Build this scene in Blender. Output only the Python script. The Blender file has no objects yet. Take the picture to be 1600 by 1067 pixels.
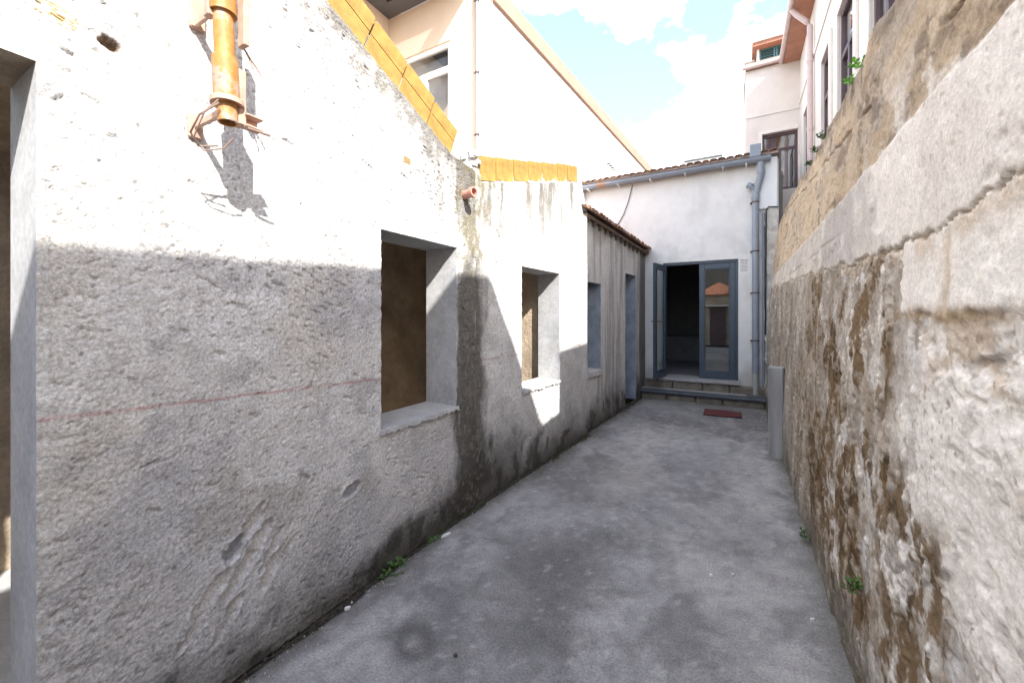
import bpy, bmesh, math, random
import numpy as np
from mathutils import Vector, Matrix

R = math.radians
random.seed(7)
sc = bpy.context.scene
COL = sc.collection

# ------------------------------------------------------------------ camera
cam_d = bpy.data.cameras.new('camera')
cam = bpy.data.objects.new('camera', cam_d)
COL.objects.link(cam)
cam.location = (0, 0, 1.5)
cam.rotation_euler = (R(90), 0, math.atan(350 / 625))
cam_d.sensor_width = 36
cam_d.lens = 625 / 1600 * 36
cam_d.shift_y = -38.5 / 1600
cam_d.clip_start = 0.02
cam_d.clip_end = 1000
sc.camera = cam

# ------------------------------------------------------------------ light
SUN = Vector((1.0, -0.63, 1.0)).normalized()          # towards the sun
EL = math.asin(SUN.z)
AZ = math.atan2(SUN.x, SUN.y)
world = bpy.data.worlds.new('World')
sc.world = world
world.use_nodes = True
nt = world.node_tree
nt.nodes.clear()
w_out = nt.nodes.new('ShaderNodeOutputWorld')
w_bg = nt.nodes.new('ShaderNodeBackground')
w_sky = nt.nodes.new('ShaderNodeTexSky')
w_sky.sky_type = 'NISHITA'
w_sky.sun_disc = False
w_sky.sun_elevation = EL
w_sky.sun_rotation = AZ
w_sky.air_density = 1.0
w_sky.dust_density = 1.3
w_sky.ozone_density = 1.0
w_tc = nt.nodes.new('ShaderNodeTexCoord')
w_map = nt.nodes.new('ShaderNodeMapping')
w_map.inputs['Scale'].default_value = (1.0, 1.0, 1.7)
w_map.inputs['Location'].default_value = (0.35, 0.1, 0.2)
w_no = nt.nodes.new('ShaderNodeTexNoise')
w_no.inputs['Scale'].default_value = 2.1
w_no.inputs['Detail'].default_value = 6
w_no.inputs['Roughness'].default_value = 0.55
w_rp = nt.nodes.new('ShaderNodeValToRGB')
w_rp.color_ramp.elements[0].position = 0.53
w_rp.color_ramp.elements[0].color = (.028, .028, .028, 1)
w_rp.color_ramp.elements[1].position = 0.69
w_mx = nt.nodes.new('ShaderNodeMix')
w_mx.data_type = 'RGBA'
w_mx.inputs[7].default_value = (18.0, 17.4, 16.5, 1)
L = nt.links.new
L(w_tc.outputs['Generated'], w_map.inputs[0])
L(w_map.outputs[0], w_no.inputs['Vector'])
L(w_no.outputs[0], w_rp.inputs[0])
L(w_rp.outputs[0], w_mx.inputs[0])
L(w_sky.outputs[0], w_mx.inputs[6])
L(w_mx.outputs[2], w_bg.inputs[0])
w_bg.inputs[1].default_value = 0.085
L(w_bg.outputs[0], w_out.inputs[0])

sun_d = bpy.data.lights.new('sun', 'SUN')
sun_d.energy = 2.0
sun_d.angle = R(0.53)
sun_d.color = (1.0, 0.965, 0.91)
sun = bpy.data.objects.new('sun', sun_d)
COL.objects.link(sun)
sun.rotation_euler = SUN.to_track_quat('Z', 'Y').to_euler()

sc.view_settings.view_transform = 'Standard'
sc.view_settings.look = 'None'
sc.view_settings.gamma = 1
sc.view_settings.exposure = 2.62
try:
    sc.cycles.max_bounces = 10
    sc.cycles.diffuse_bounces = 6
    sc.cycles.transparent_max_bounces = 12
except Exception:
    pass

# ------------------------------------------------------------------ noise
def _h(ix, iy, seed):
    n = (ix.astype(np.int64) * 374761393 + iy.astype(np.int64) * 668265263 + seed * 974634211) & 0xFFFFFFFF
    n = ((n ^ (n >> 13)) * 1274126177) & 0xFFFFFFFF
    n = n ^ (n >> 16)
    return (n & 0xFFFFFF) / float(0xFFFFFF)

def vn(x, y, seed=0):
    x = np.asarray(x, float); y = np.asarray(y, float)
    ix = np.floor(x); iy = np.floor(y)
    fx = x - ix; fy = y - iy
    fx = fx * fx * (3 - 2 * fx); fy = fy * fy * (3 - 2 * fy)
    a = _h(ix, iy, seed); b = _h(ix + 1, iy, seed)
    c = _h(ix, iy + 1, seed); d = _h(ix + 1, iy + 1, seed)
    return (a * (1 - fx) + b * fx) * (1 - fy) + (c * (1 - fx) + d * fx) * fy

def pn(x, y, seed=0):
    x = np.asarray(x, float); y = np.asarray(y, float)
    ix = np.floor(x); iy = np.floor(y); fx = x - ix; fy = y - iy
    def g(i, j):
        a = _h(ix + i, iy + j, seed) * 2 * np.pi
        return np.cos(a) * (fx - i) + np.sin(a) * (fy - j)
    ux = fx ** 3 * (fx * (fx * 6 - 15) + 10); uy = fy ** 3 * (fy * (fy * 6 - 15) + 10)
    return ((g(0, 0) * (1 - ux) + g(1, 0) * ux) * (1 - uy) + (g(0, 1) * (1 - ux) + g(1, 1) * ux) * uy) * 1.4
def pfbm(x, y, seed=0, octv=4, gain=0.5):
    t = 0; a = 1; q = 0
    for o in range(octv):
        t = t + a * pn(np.asarray(x) * 2.03 ** o + 7.3 * o, np.asarray(y) * 2.03 ** o - 3.1 * o, seed + 31 * o); q += a; a *= gain
    return t / q
def grain(n, seed):
    return np.random.default_rng(seed).uniform(-1, 1, n)

def fbm(x, y, seed=0, octv=4, gain=0.5):
    t = 0; a = 1; s = 0
    for o in range(octv):
        t = t + a * vn(np.asarray(x) * 2 ** o + 17.3 * o, np.asarray(y) * 2 ** o - 9.1 * o, seed + o)
        s += a; a *= gain
    return t / s

def sst(e0, e1, x):
    t = np.clip((x - e0) / (e1 - e0), 0, 1)
    return t * t * (3 - 2 * t)

def mixc(c, col, m):
    return c * (1 - m[:, None]) + np.array(col)[None, :] * m[:, None]

# ------------------------------------------------------------------ materials
MATS = {}
def mat(name, col=(.5, .5, .5), rough=.85, var=.18, scale=6, bump=.25, bscale=70, bdist=.01,
        attr=False, metal=0.0, spec=.3, streak=False, fscale=None, fine=0.0):
    m = bpy.data.materials.new(name)
    m.use_nodes = True
    t = m.node_tree
    p = t.nodes['Principled BSDF']
    p.inputs['Roughness'].default_value = rough
    p.inputs['Metallic'].default_value = metal
    p.inputs['Specular IOR Level'].default_value = spec
    tc = t.nodes.new('ShaderNodeTexCoord')
    vec = tc.outputs['Object']
    if streak:
        mp = t.nodes.new('ShaderNodeMapping')
        mp.inputs['Scale'].default_value = (1, 1, .12)
        t.links.new(vec, mp.inputs[0]); vecc = mp.outputs[0]
    else:
        vecc = vec
    n1 = t.nodes.new('ShaderNodeTexNoise'); n1.inputs['Scale'].default_value = scale
    n1.inputs['Detail'].default_value = 8; n1.inputs['Roughness'].default_value = .62
    t.links.new(vecc, n1.inputs['Vector'])
    mr = t.nodes.new('ShaderNodeMapRange')
    mr.inputs[1].default_value = .25; mr.inputs[2].default_value = .75
    mr.inputs[3].default_value = 1 - var; mr.inputs[4].default_value = 1 + var
    t.links.new(n1.outputs[0], mr.inputs[0])
    val = mr.outputs[0]
    if fine > 0:
        n3 = t.nodes.new('ShaderNodeTexNoise'); n3.inputs['Scale'].default_value = fscale or bscale * 1.6
        n3.inputs['Detail'].default_value = 5; n3.inputs['Roughness'].default_value = .7
        t.links.new(vec, n3.inputs['Vector'])
        m3 = t.nodes.new('ShaderNodeMapRange')
        m3.inputs[1].default_value = .34; m3.inputs[2].default_value = .66
        m3.inputs[3].default_value = 1 - fine; m3.inputs[4].default_value = 1 + fine * .85
        t.links.new(n3.outputs[0], m3.inputs[0])
        mu = t.nodes.new('ShaderNodeMath'); mu.operation = 'MULTIPLY'
        t.links.new(val, mu.inputs[0]); t.links.new(m3.outputs[0], mu.inputs[1])
        val = mu.outputs[0]
    mx = t.nodes.new('ShaderNodeMix'); mx.data_type = 'RGBA'; mx.blend_type = 'MULTIPLY'
    mx.inputs[0].default_value = 1
    if attr:
        at = t.nodes.new('ShaderNodeAttribute'); at.attribute_name = 'col'
        t.links.new(at.outputs['Color'], mx.inputs[6])
    else:
        mx.inputs[6].default_value = (*col, 1)
    t.links.new(val, mx.inputs[7])
    t.links.new(mx.outputs[2], p.inputs['Base Color'])
    if bump > 0:
        n2 = t.nodes.new('ShaderNodeTexNoise'); n2.inputs['Scale'].default_value = bscale
        n2.inputs['Detail'].default_value = 6; n2.inputs['Roughness'].default_value = .65
        t.links.new(vec, n2.inputs['Vector'])
        bp = t.nodes.new('ShaderNodeBump'); bp.inputs['Strength'].default_value = bump
        bp.inputs['Distance'].default_value = bdist
        t.links.new(n2.outputs[0], bp.inputs['Height'])
        t.links.new(bp.outputs[0], p.inputs['Normal'])
    MATS[name] = m
    return m

def glass(name, refl=.12, tint=(.8, .85, .85)):
    m = bpy.data.materials.new(name); m.use_nodes = True
    t = m.node_tree; t.nodes.clear()
    o = t.nodes.new('ShaderNodeOutputMaterial')
    tr = t.nodes.new('ShaderNodeBsdfTransparent'); tr.inputs[0].default_value = (*tint, 1)
    gl = t.nodes.new('ShaderNodeBsdfGlossy'); gl.inputs['Roughness'].default_value = .01
    lw_ = t.nodes.new('ShaderNodeLayerWeight')
    fr = t.nodes.new('ShaderNodeMath'); fr.operation = 'POWER'; fr.inputs[1].default_value = 4.0
    t.links.new(lw_.outputs['Facing'], fr.inputs[0])
    ad = t.nodes.new('ShaderNodeMath'); ad.operation = 'ADD'; ad.use_clamp = True
    ad.inputs[1].default_value = refl
    mx = t.nodes.new('ShaderNodeMixShader')
    t.links.new(fr.outputs[0], ad.inputs[0]); t.links.new(ad.outputs[0], mx.inputs[0])
    t.links.new(tr.outputs[0], mx.inputs[1]); t.links.new(gl.outputs[0], mx.inputs[2])
    t.links.new(mx.outputs[0], o.inputs[0])
    MATS[name] = m
    return m

mat('roughcast', attr=True, var=.14, scale=10, bump=.6, bscale=140, bdist=.007, fine=.36, fscale=95)
mat('boardmarked', attr=True, var=.12, scale=7, bump=.4, bscale=90, bdist=.006, fine=.22, fscale=50)
mat('old_plaster', attr=True, var=.14, scale=20, bump=.55, bscale=110, bdist=.007, fine=.15, fscale=80)
mat('pavement', attr=True, var=.16, scale=9, bump=.5, bscale=150, bdist=.005, fine=.30, fscale=95, rough=.9)
mat('smooth_render', (.385, .387, .39), var=.22, scale=5, bump=.25, bscale=70, bdist=.005, fine=.12, fscale=40)
mat('blue_reveal', (.22, .26, .31), var=.3, scale=6, bump=.25, bscale=60, bdist=.005, fine=.15, fscale=40)
mat('sill_concrete', (.38, .38, .375), var=.2, scale=9, bump=.4, bscale=80, bdist=.005, fine=.12)
mat('brown_render', (.42, .335, .245), var=.4, scale=3.0, bump=.7, bscale=28, bdist=.02, fine=.15)
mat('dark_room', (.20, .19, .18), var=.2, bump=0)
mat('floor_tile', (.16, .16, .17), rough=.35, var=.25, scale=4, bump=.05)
mat('yellow_brick', (.33, .20, .055), rough=.8, var=.42, scale=10, bump=.25, bscale=120, bdist=.003)
mat('patch_brick', (.36, .26, .12), rough=.85, var=.3, scale=14, bump=.2)
mat('orange_brick', (.52, .24, .05), rough=.8, var=.35, scale=14, bump=.3, bscale=120, bdist=.003)
mat('mortar', (.48, .46, .43), var=.25, scale=12, bump=.8, bscale=60, bdist=.012, fine=.2)
mat('eave_fill', (.42, .33, .29), var=.3, scale=14, bump=.6, bscale=60, bdist=.01)
mat('dirt', (.07, .06, .045), var=.5, scale=20, bump=.8, bscale=90, bdist=.02)
mat('white_render', (.72, .73, .75), var=.07, scale=2.2, bump=.12, bscale=60, bdist=.004, streak=True)
mat('facade_render', attr=True, var=.06, scale=6, bump=.15, bscale=70, bdist=.004)
mat('white_wall', (.80, .78, .74), var=.05, scale=2, bump=.08, bscale=60, bdist=.004)
mat('beige_wall', (.70, .55, .42), var=.05, scale=2, bump=.08, bscale=60, bdist=.004)
mat('peach_coping', (.33, .215, .16), var=.1, scale=3, bump=.1)
mat('pale_stucco', (.67, .605, .555), var=.12, scale=1.6, bump=.15, bscale=40, bdist=.006)
mat('cream_stucco', (.74, .69, .63), var=.07, scale=1.6, bump=.1, bscale=40, bdist=.006)
mat('stone_trim', (.72, .67, .62), var=.08, scale=4, bump=.1)
mat('soffit_grey', (.12, .12, .13), var=.1, bump=.05, rough=.6)
mat('soffit_wood', (.38, .19, .13), var=.2, scale=5, bump=.1)
mat('blue_paint', (.046, .068, .092), rough=.42, var=.12, scale=10, bump=.05, spec=.5)
mat('white_paint', (.78, .78, .77), rough=.4, var=.04, bump=.02, spec=.5)
mat('brown_frame', (.10, .065, .07), rough=.5, var=.2, bump=.05)
mat('teal_shutter', (.07, .17, .18), rough=.55, var=.15, bump=.05)
mat('pvc_grey', (.23, .26, .31), rough=.42, var=.12, scale=5, bump=.03, spec=.5)
mat('pvc_pink', (.58, .46, .44), rough=.5, var=.1, bump=.03)
mat('terracotta', (.42, .17, .095), rough=.85, var=.4, scale=9, bump=.4, bscale=60, bdist=.006)
mat('terracotta_old', (.32, .20, .15), rough=.9, var=.5, scale=9, bump=.5, bscale=60, bdist=.006)
mat('pink_pipe', (.50, .24, .19), rough=.55, var=.15, scale=8, bump=.05)
mat('rust_wood', (.12, .09, .07), var=.4, scale=12, bump=.5, bscale=50)
mat('orange_steel', (.38, .165, .035), rough=.6, var=.45, scale=22, bump=.25, bscale=50, bdist=.003, spec=.5)
mat('pink_steel', (.44, .29, .22), rough=.65, var=.3, scale=18, bump=.35, bscale=60, bdist=.003)
mat('wire', (.22, .15, .12), rough=.6, var=.3, bump=0)
mat('black_cable', (.02, .02, .02), rough=.5, var=.1, bump=0)
mat('slate', (.075, .085, .10), rough=.55, var=.25, scale=8, bump=.25, bscale=40, bdist=.005)
mat('step_stone', (.17, .15, .12), rough=.85, var=.5, scale=9, bump=.7, bscale=40, bdist=.015)
mat('pale_marble', (.33, .325, .32), rough=.4, var=.2, scale=10, bump=.1)
mat('mat_red', (.13, .04, .04), rough=.95, var=.2, scale=30, bump=.6, bscale=220, bdist=.004)
mat('grey_post', (.31, .31, .31), var=.45, scale=7, bump=.4, bscale=70, bdist=.006, streak=True)
mat('leaf', (.065, .125, .028), rough=.6, var=.3, scale=20, bump=0)
mat('leaf_light', (.20, .50, .06), rough=.5, var=.2, scale=20, bump=0)
mat('moss', (.05, .075, .02), var=.4, scale=40, bump=.8, bscale=90, bdist=.01)
mat('paper', (.74, .73, .70), rough=.8, var=.05, bump=.05)
mat('ink', (.10, .10, .11), rough=.8, var=.1, bump=0)
mat('door_iron', (.10, .06, .05), rough=.5, var=.3, bump=.1)
mat('curtain_or_glare', (.60, .58, .55), var=.1, bump=0)  # curtain cloth, also the sheet imitating a window's bright reflection
mat('blue_blind', (.35, .48, .60), var=.1, bump=0)
glass('door_glass', .20, (.75, .8, .8))
glass('clear_glass', .02, (.93, .96, .96))
glass('window_glass', .25, (.7, .75, .8))
t_ = MATS['orange_steel'].node_tree
pb = t_.nodes['Principled BSDF']; src = pb.inputs['Base Color'].links[0].from_socket
wn2 = t_.nodes.new('ShaderNodeTexNoise'); wn2.inputs['Scale'].default_value = 11; wn2.inputs['Detail'].default_value = 9; wn2.inputs['Roughness'].default_value = .7
wr = t_.nodes.new('ShaderNodeValToRGB'); wr.color_ramp.elements[0].position = .50; wr.color_ramp.elements[1].position = .58
wm = t_.nodes.new('ShaderNodeMix'); wm.data_type = 'RGBA'; wm.inputs[7].default_value = (.34, .24, .18, 1)
wr2 = t_.nodes.new('ShaderNodeValToRGB'); wr2.color_ramp.elements[0].position = .62; wr2.color_ramp.elements[1].position = .68
wm2 = t_.nodes.new('ShaderNodeMix'); wm2.data_type = 'RGBA'; wm2.inputs[7].default_value = (.12, .05, .03, 1)
tcw = t_.nodes.new('ShaderNodeTexCoord')
for (p0_, p1_) in ((tcw.outputs['Object'], wn2.inputs['Vector']), (wn2.outputs[0], wr.inputs[0]), (wr.outputs[0], wm.inputs[0]), (src, wm.inputs[6]), (wn2.outputs[0], wr2.inputs[0]), (wr2.outputs[0], wm2.inputs[0]), (wm.outputs[2], wm2.inputs[6]), (wm2.outputs[2], pb.inputs['Base Color'])): t_.links.new(p0_, p1_)
# translucent weeds
for k in ('leaf', 'leaf_light'):
    p_ = MATS[k].node_tree.nodes['Principled BSDF']
    p_.inputs['Subsurface Weight'].default_value = 0.0

# ------------------------------------------------------------------ builders
class MB:
    def __init__(s): s.v = []; s.f = []; s.smooth = False
    def add(s, vs, fs):
        o = len(s.v); s.v += [tuple(map(float, q)) for q in vs]; s.f += [tuple(i + o for i in f) for f in fs]; return s
    def box(s, a, b):
        x0, y0, z0 = a; x1, y1, z1 = b
        return s.add([(x0, y0, z0), (x1, y0, z0), (x1, y1, z0), (x0, y1, z0), (x0, y0, z1), (x1, y0, z1), (x1, y1, z1), (x0, y1, z1)],
                     [(3, 2, 1, 0), (4, 5, 6, 7), (0, 1, 5, 4), (1, 2, 6, 5), (2, 3, 7, 6), (3, 0, 4, 7)])
    def prism(s, prof, ax, a0, a1):
        # profile in the plane across axis ax; prof is [(p,q)...]
        def P(p, q, a):
            return {'x': (a, p, q), 'y': (p, a, q), 'z': (p, q, a)}[ax]
        n = len(prof)
        vs = [P(p, q, a0) for p, q in prof] + [P(p, q, a1) for p, q in prof]
        fs = [tuple(range(n))[::-1], tuple(range(n, 2 * n))] + [(i, (i + 1) % n, n + (i + 1) % n, n + i) for i in range(n)]
        return s.add(vs, fs)
    def tube(s, pts, r, n=12, caps=True, radii=None):
        pts = [Vector(p) for p in pts]
        rings = []
        for i, p in enumerate(pts):
            if i == 0: d = pts[1] - p
            elif i == len(pts) - 1: d = p - pts[i - 1]
            else: d = (pts[i + 1] - p).normalized() + (p - pts[i - 1]).normalized()
            d.normalize()
            up = Vector((0, 0, 1)) if abs(d.z) < .9 else Vector((0, 1, 0))
            a = d.cross(up).normalized(); b = d.cross(a).normalized()
            rr = radii[i] if radii else r
            rings.append([p + (a * math.cos(2 * math.pi * k / n) + b * math.sin(2 * math.pi * k / n)) * rr for k in range(n)])
        vs = [q for rg in rings for q in rg]
        fs = []
        for i in range(len(rings) - 1):
            for k in range(n):
                fs.append((i * n + k, i * n + (k + 1) % n, (i + 1) * n + (k + 1) % n, (i + 1) * n + k))
        if caps:
            fs.append(tuple(range(n))[::-1]); fs.append(tuple(range((len(rings) - 1) * n, len(rings) * n)))
        s.smooth = True
        return s.add(vs, fs)
    def hollow(s, p0, p1, r, ri, n=20):
        p0 = Vector(p0); p1 = Vector(p1); d = (p1 - p0).normalized()
        up = Vector((0, 0, 1)) if abs(d.z) < .9 else Vector((0, 1, 0))
        a = d.cross(up).normalized(); b = d.cross(a).normalized()
        vs = []
        for p, q in ((p0, r), (p1, r), (p1, ri), (p0, ri)):
            vs += [p + (a * math.cos(2 * math.pi * k / n) + b * math.sin(2 * math.pi * k / n)) * q for k in range(n)]
        fs = []
        for i in range(4):
            j = (i + 1) % 4
            for k in range(n):
                fs.append((i * n + k, i * n + (k + 1) % n, j * n + (k + 1) % n, j * n + k))
        s.smooth = True
        return s.add(vs, fs)
    def mesh(s, name):
        me = bpy.data.meshes.new(name); me.from_pydata(s.v, [], s.f); me.validate(); me.update()
        return me
    def build(s, name, material, parent=None, bevel=0, smooth=None, label=None):
        me = s.mesh(name)
        bm = bmesh.new(); bm.from_mesh(me)
        bmesh.ops.recalc_face_normals(bm, faces=bm.faces)
        if bevel:
            bmesh.ops.bevel(bm, geom=list(bm.edges), offset=bevel, segments=1, affect='EDGES', clamp_overlap=True)
        bm.to_mesh(me); bm.free()
        me.materials.append(MATS[material])
        sm = s.smooth if smooth is None else smooth
        o = bpy.data.objects.new(name, me); COL.objects.link(o)
        if sm:
            me.polygons.foreach_set('use_smooth', [True] * len(me.polygons))
            try:
                me.set_sharp_from_angle(angle=R(40))
            except Exception:
                pass
        if parent: o.parent = parent
        if label: o['label'] = label
        return o

def B(a, b): return MB().box(a, b)

def thing(name, label, cat, loc=(0, 0, 0), group=None):
    o = bpy.data.objects.new(name, None); COL.objects.link(o)
    o.empty_display_size = .1
    o['label'] = label; o['category'] = cat
    if group: o['group'] = group
    return o
def tag(o, label, cat, group=None):
    o['label'] = label; o['category'] = cat
    if group: o['group'] = group
    return o
def struct(o):
    o['kind'] = 'structure'; return o
def copy_obj(o, parent=None, loc=None, rot=None, scale=None):
    c = o.copy(); COL.objects.link(c)
    if parent: c.parent = parent
    if loc is not None: c.location = loc
    if rot is not None: c.rotation_euler = rot
    if scale is not None: c.scale = scale
    return c

def np_obj(name, verts, faces, material, col=None, parent=None, smooth=True):
    me = bpy.data.meshes.new(name)
    verts = np.asarray(verts, np.float32); faces = np.asarray(faces, np.int32)
    me.vertices.add(len(verts)); me.vertices.foreach_set('co', verts.ravel())
    me.loops.add(faces.size); me.loops.foreach_set('vertex_index', faces.ravel())
    me.polygons.add(len(faces))
    k = faces.shape[1]
    me.polygons.foreach_set('loop_start', np.arange(0, faces.size, k, dtype=np.int32))
    me.polygons.foreach_set('loop_total', np.full(len(faces), k, np.int32))
    me.polygons.foreach_set('use_smooth', np.full(len(faces), smooth))
    me.update(calc_edges=True); me.validate()
    if col is not None:
        a = me.attributes.new('col', 'FLOAT_COLOR', 'POINT')
        c4 = np.ones((len(verts), 4), np.float32); c4[:, :3] = np.clip(col, 0.005, .95)
        a.data.foreach_set('color', c4.ravel())
    me.materials.append(MATS[material])
    o = bpy.data.objects.new(name, me); COL.objects.link(o)
    if parent: o.parent = parent
    return o

def breaks(pts, cell):
    out = []
    for a, b in zip(pts[:-1], pts[1:]):
        c = cell((a + b) / 2) if callable(cell) else cell
        n = max(1, int(round((b - a) / c)))
        out += list(np.linspace(a, b, n, endpoint=False))
    return np.array(out + [pts[-1]])

def wall_sheet(name, org, d, s_pts, z_pts, top, opens, cell_s, cell_z, disp, colour, thick, material, parent, rev_mat, rev_name='window_reveal', head_mat=None):
    """Rough wall: displaced front face with real openings, ends, top and back; returns the opening reveals too."""
    d = np.array(d, float) / np.hypot(*d); n = np.array([d[1], -d[0]])
    S = breaks(s_pts, cell_s)
    zb = breaks(z_pts, cell_z)
    K = len(zb); zlast = zb[-1]
    mx_top = max(top(np.array(S)))
    ku = max(2, int((mx_top - zlast) / cell_z))
    ns = len(S); nz = K + ku
    SS, _ = np.meshgrid(S, np.arange(nz), indexing='ij')
    T = top(S)
    ZZ = np.zeros((ns, nz))
    ZZ[:, :K] = zb[None, :]
    for j in range(ku):
        f = (j + 1) / ku
        ZZ[:, K + j] = zlast + (T - zlast) * f
    s = SS.ravel(); z = ZZ.ravel()
    dd = disp(s, z)
    # calm the surface right at opening edges
    for (a, b, c, e) in opens:
        ds = np.maximum(np.maximum(a - s, s - b), 0); dz = np.maximum(np.maximum(c - z, z - e), 0)
        dist = np.hypot(ds, dz)
        f = sst(0.0, 0.05, dist)
        dd = dd * f + (1 - f) * (0.002 + .010 * pfbm(s * 22, z * 22, 5, 3, .6))
    P = np.stack([org[0] + d[0] * s + n[0] * dd, org[1] + d[1] * s + n[1] * dd, z], 1)
    idx = np.arange(ns * nz).reshape(ns, nz)
    A = idx[:-1, :-1].ravel(); Bq = idx[1:, :-1].ravel(); Cq = idx[1:, 1:].ravel(); Dq = idx[:-1, 1:].ravel()
    cs = (S[:-1] + S[1:]) / 2
    keep = np.ones((ns - 1, nz - 1), bool)
    for (a, b, c, e) in opens:
        ms = (cs > a) & (cs < b)
        zc = (ZZ[:-1, :-1] + ZZ[:-1, 1:]) / 2
        keep &= ~(ms[:, None] & (zc > c) & (zc < e))
    F = np.stack([A, Bq, Cq, Dq], 1)[keep.ravel()]
    # top, ends and a coarse back
    nb = len(P)
    Pb = np.stack([org[0] + d[0] * s - n[0] * thick, org[1] + d[1] * s - n[1] * thick, z], 1)
    rim_ids = np.concatenate([idx[:, nz - 1], idx[ns - 1, :], idx[0, :]])
    V = [P, Pb[rim_ids]]
    rim = []
    for i in range(ns - 1):
        rim.append((idx[i, nz - 1], idx[i + 1, nz - 1], nb + i + 1, nb + i))
    for j in range(nz - 1):
        q0 = nb + ns + j
        rim.append((idx[ns - 1, j + 1], idx[ns - 1, j], q0, q0 + 1))
        q0 = nb + ns + nz + j
        rim.append((idx[0, j], idx[0, j + 1], q0 + 1, q0))
    cur = nb + len(rim_ids)
    Sb = breaks(s_pts, .25); rows = len(z_pts) + 1
    bv = []
    for sv in Sb:
        for zv in list(z_pts) + [float(top(np.array([sv]))[0])]:
            bv.append((org[0] + d[0] * sv - n[0] * thick, org[1] + d[1] * sv - n[1] * thick, zv))
    zz_ = list(z_pts) + [99]
    for i in range(len(Sb) - 1):
        sm_ = (Sb[i] + Sb[i + 1]) / 2
        for j in range(rows - 1):
            zm = (zz_[j] + zz_[j + 1]) / 2
            if any(a < sm_ < b and c < zm < e for (a, b, c, e) in opens): continue
            k0 = cur + i * rows + j
            rim.append((k0, k0 + 1, k0 + rows + 1, k0 + rows))
    V.append(np.array(bv))
    allP = np.concatenate(V); allF = np.concatenate([F, np.array(rim)])
    col = colour(s, z)
    col = np.concatenate([col, col[rim_ids], np.tile(col.mean(0), (len(bv), 1))])
    o = np_obj(name, allP, allF, material, col, parent)
    bm = bmesh.new(); bm.from_mesh(o.data)
    loose = [v for v in bm.verts if not v.link_faces]
    bmesh.ops.delete(bm, geom=loose, context='VERTS'); bm.to_mesh(o.data); bm.free()
    # reveals
    revs = []
    for q, (a, b, c, e) in enumerate(opens):
        ia = int(np.argmin(abs(S - a))); ib = int(np.argmin(abs(S - b)))
        jc = int(np.argmin(abs(zb - c))); je = int(np.argmin(abs(zb - e)))
        def strip(ids):
            m = 4
            V = []
            for i in ids:
                p0 = P[i]; p1 = Pb[i]
                for k in range(m + 1): V.append(p0 + (p1 - p0) * k / m)
            Fs = []
            for i in range(len(ids) - 1):
                for k in range(m):
                    Fs.append((i * (m + 1) + k, i * (m + 1) + k + 1, (i + 1) * (m + 1) + k + 1, (i + 1) * (m + 1) + k))
            return V, Fs
        mbv = MB()
        for ids in ([idx[ia, j] for j in range(jc, je + 1)], [idx[ib, j] for j in range(jc, je + 1)]):
            V, Fs = strip(ids); mbv.add(V, Fs)
        if not head_mat or q not in head_mat:
            V, Fs = strip([idx[i, je] for i in range(ia, ib + 1)]); mbv.add(V, Fs)
        rv = mbv.build(rev_name if isinstance(rev_name, str) else rev_name[q], rev_mat, parent, smooth=False)
        if head_mat and q in head_mat:
            V, Fs = strip([idx[i, je] for i in range(ia, ib + 1)])
            MB().add(V, Fs).build('lintel', head_mat[q], parent, smooth=False)
        revs.append(rv)
    return o

# ------------------------------------------------------------------ ground and pavement
g = MB(); g.add([(-300, -300, -.06), (300, -300, -.06), (300, 300, -.06), (-300, 300, -.06)], [(0, 1, 2, 3)])
struct(g.build('ground', 'dirt'))

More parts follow.
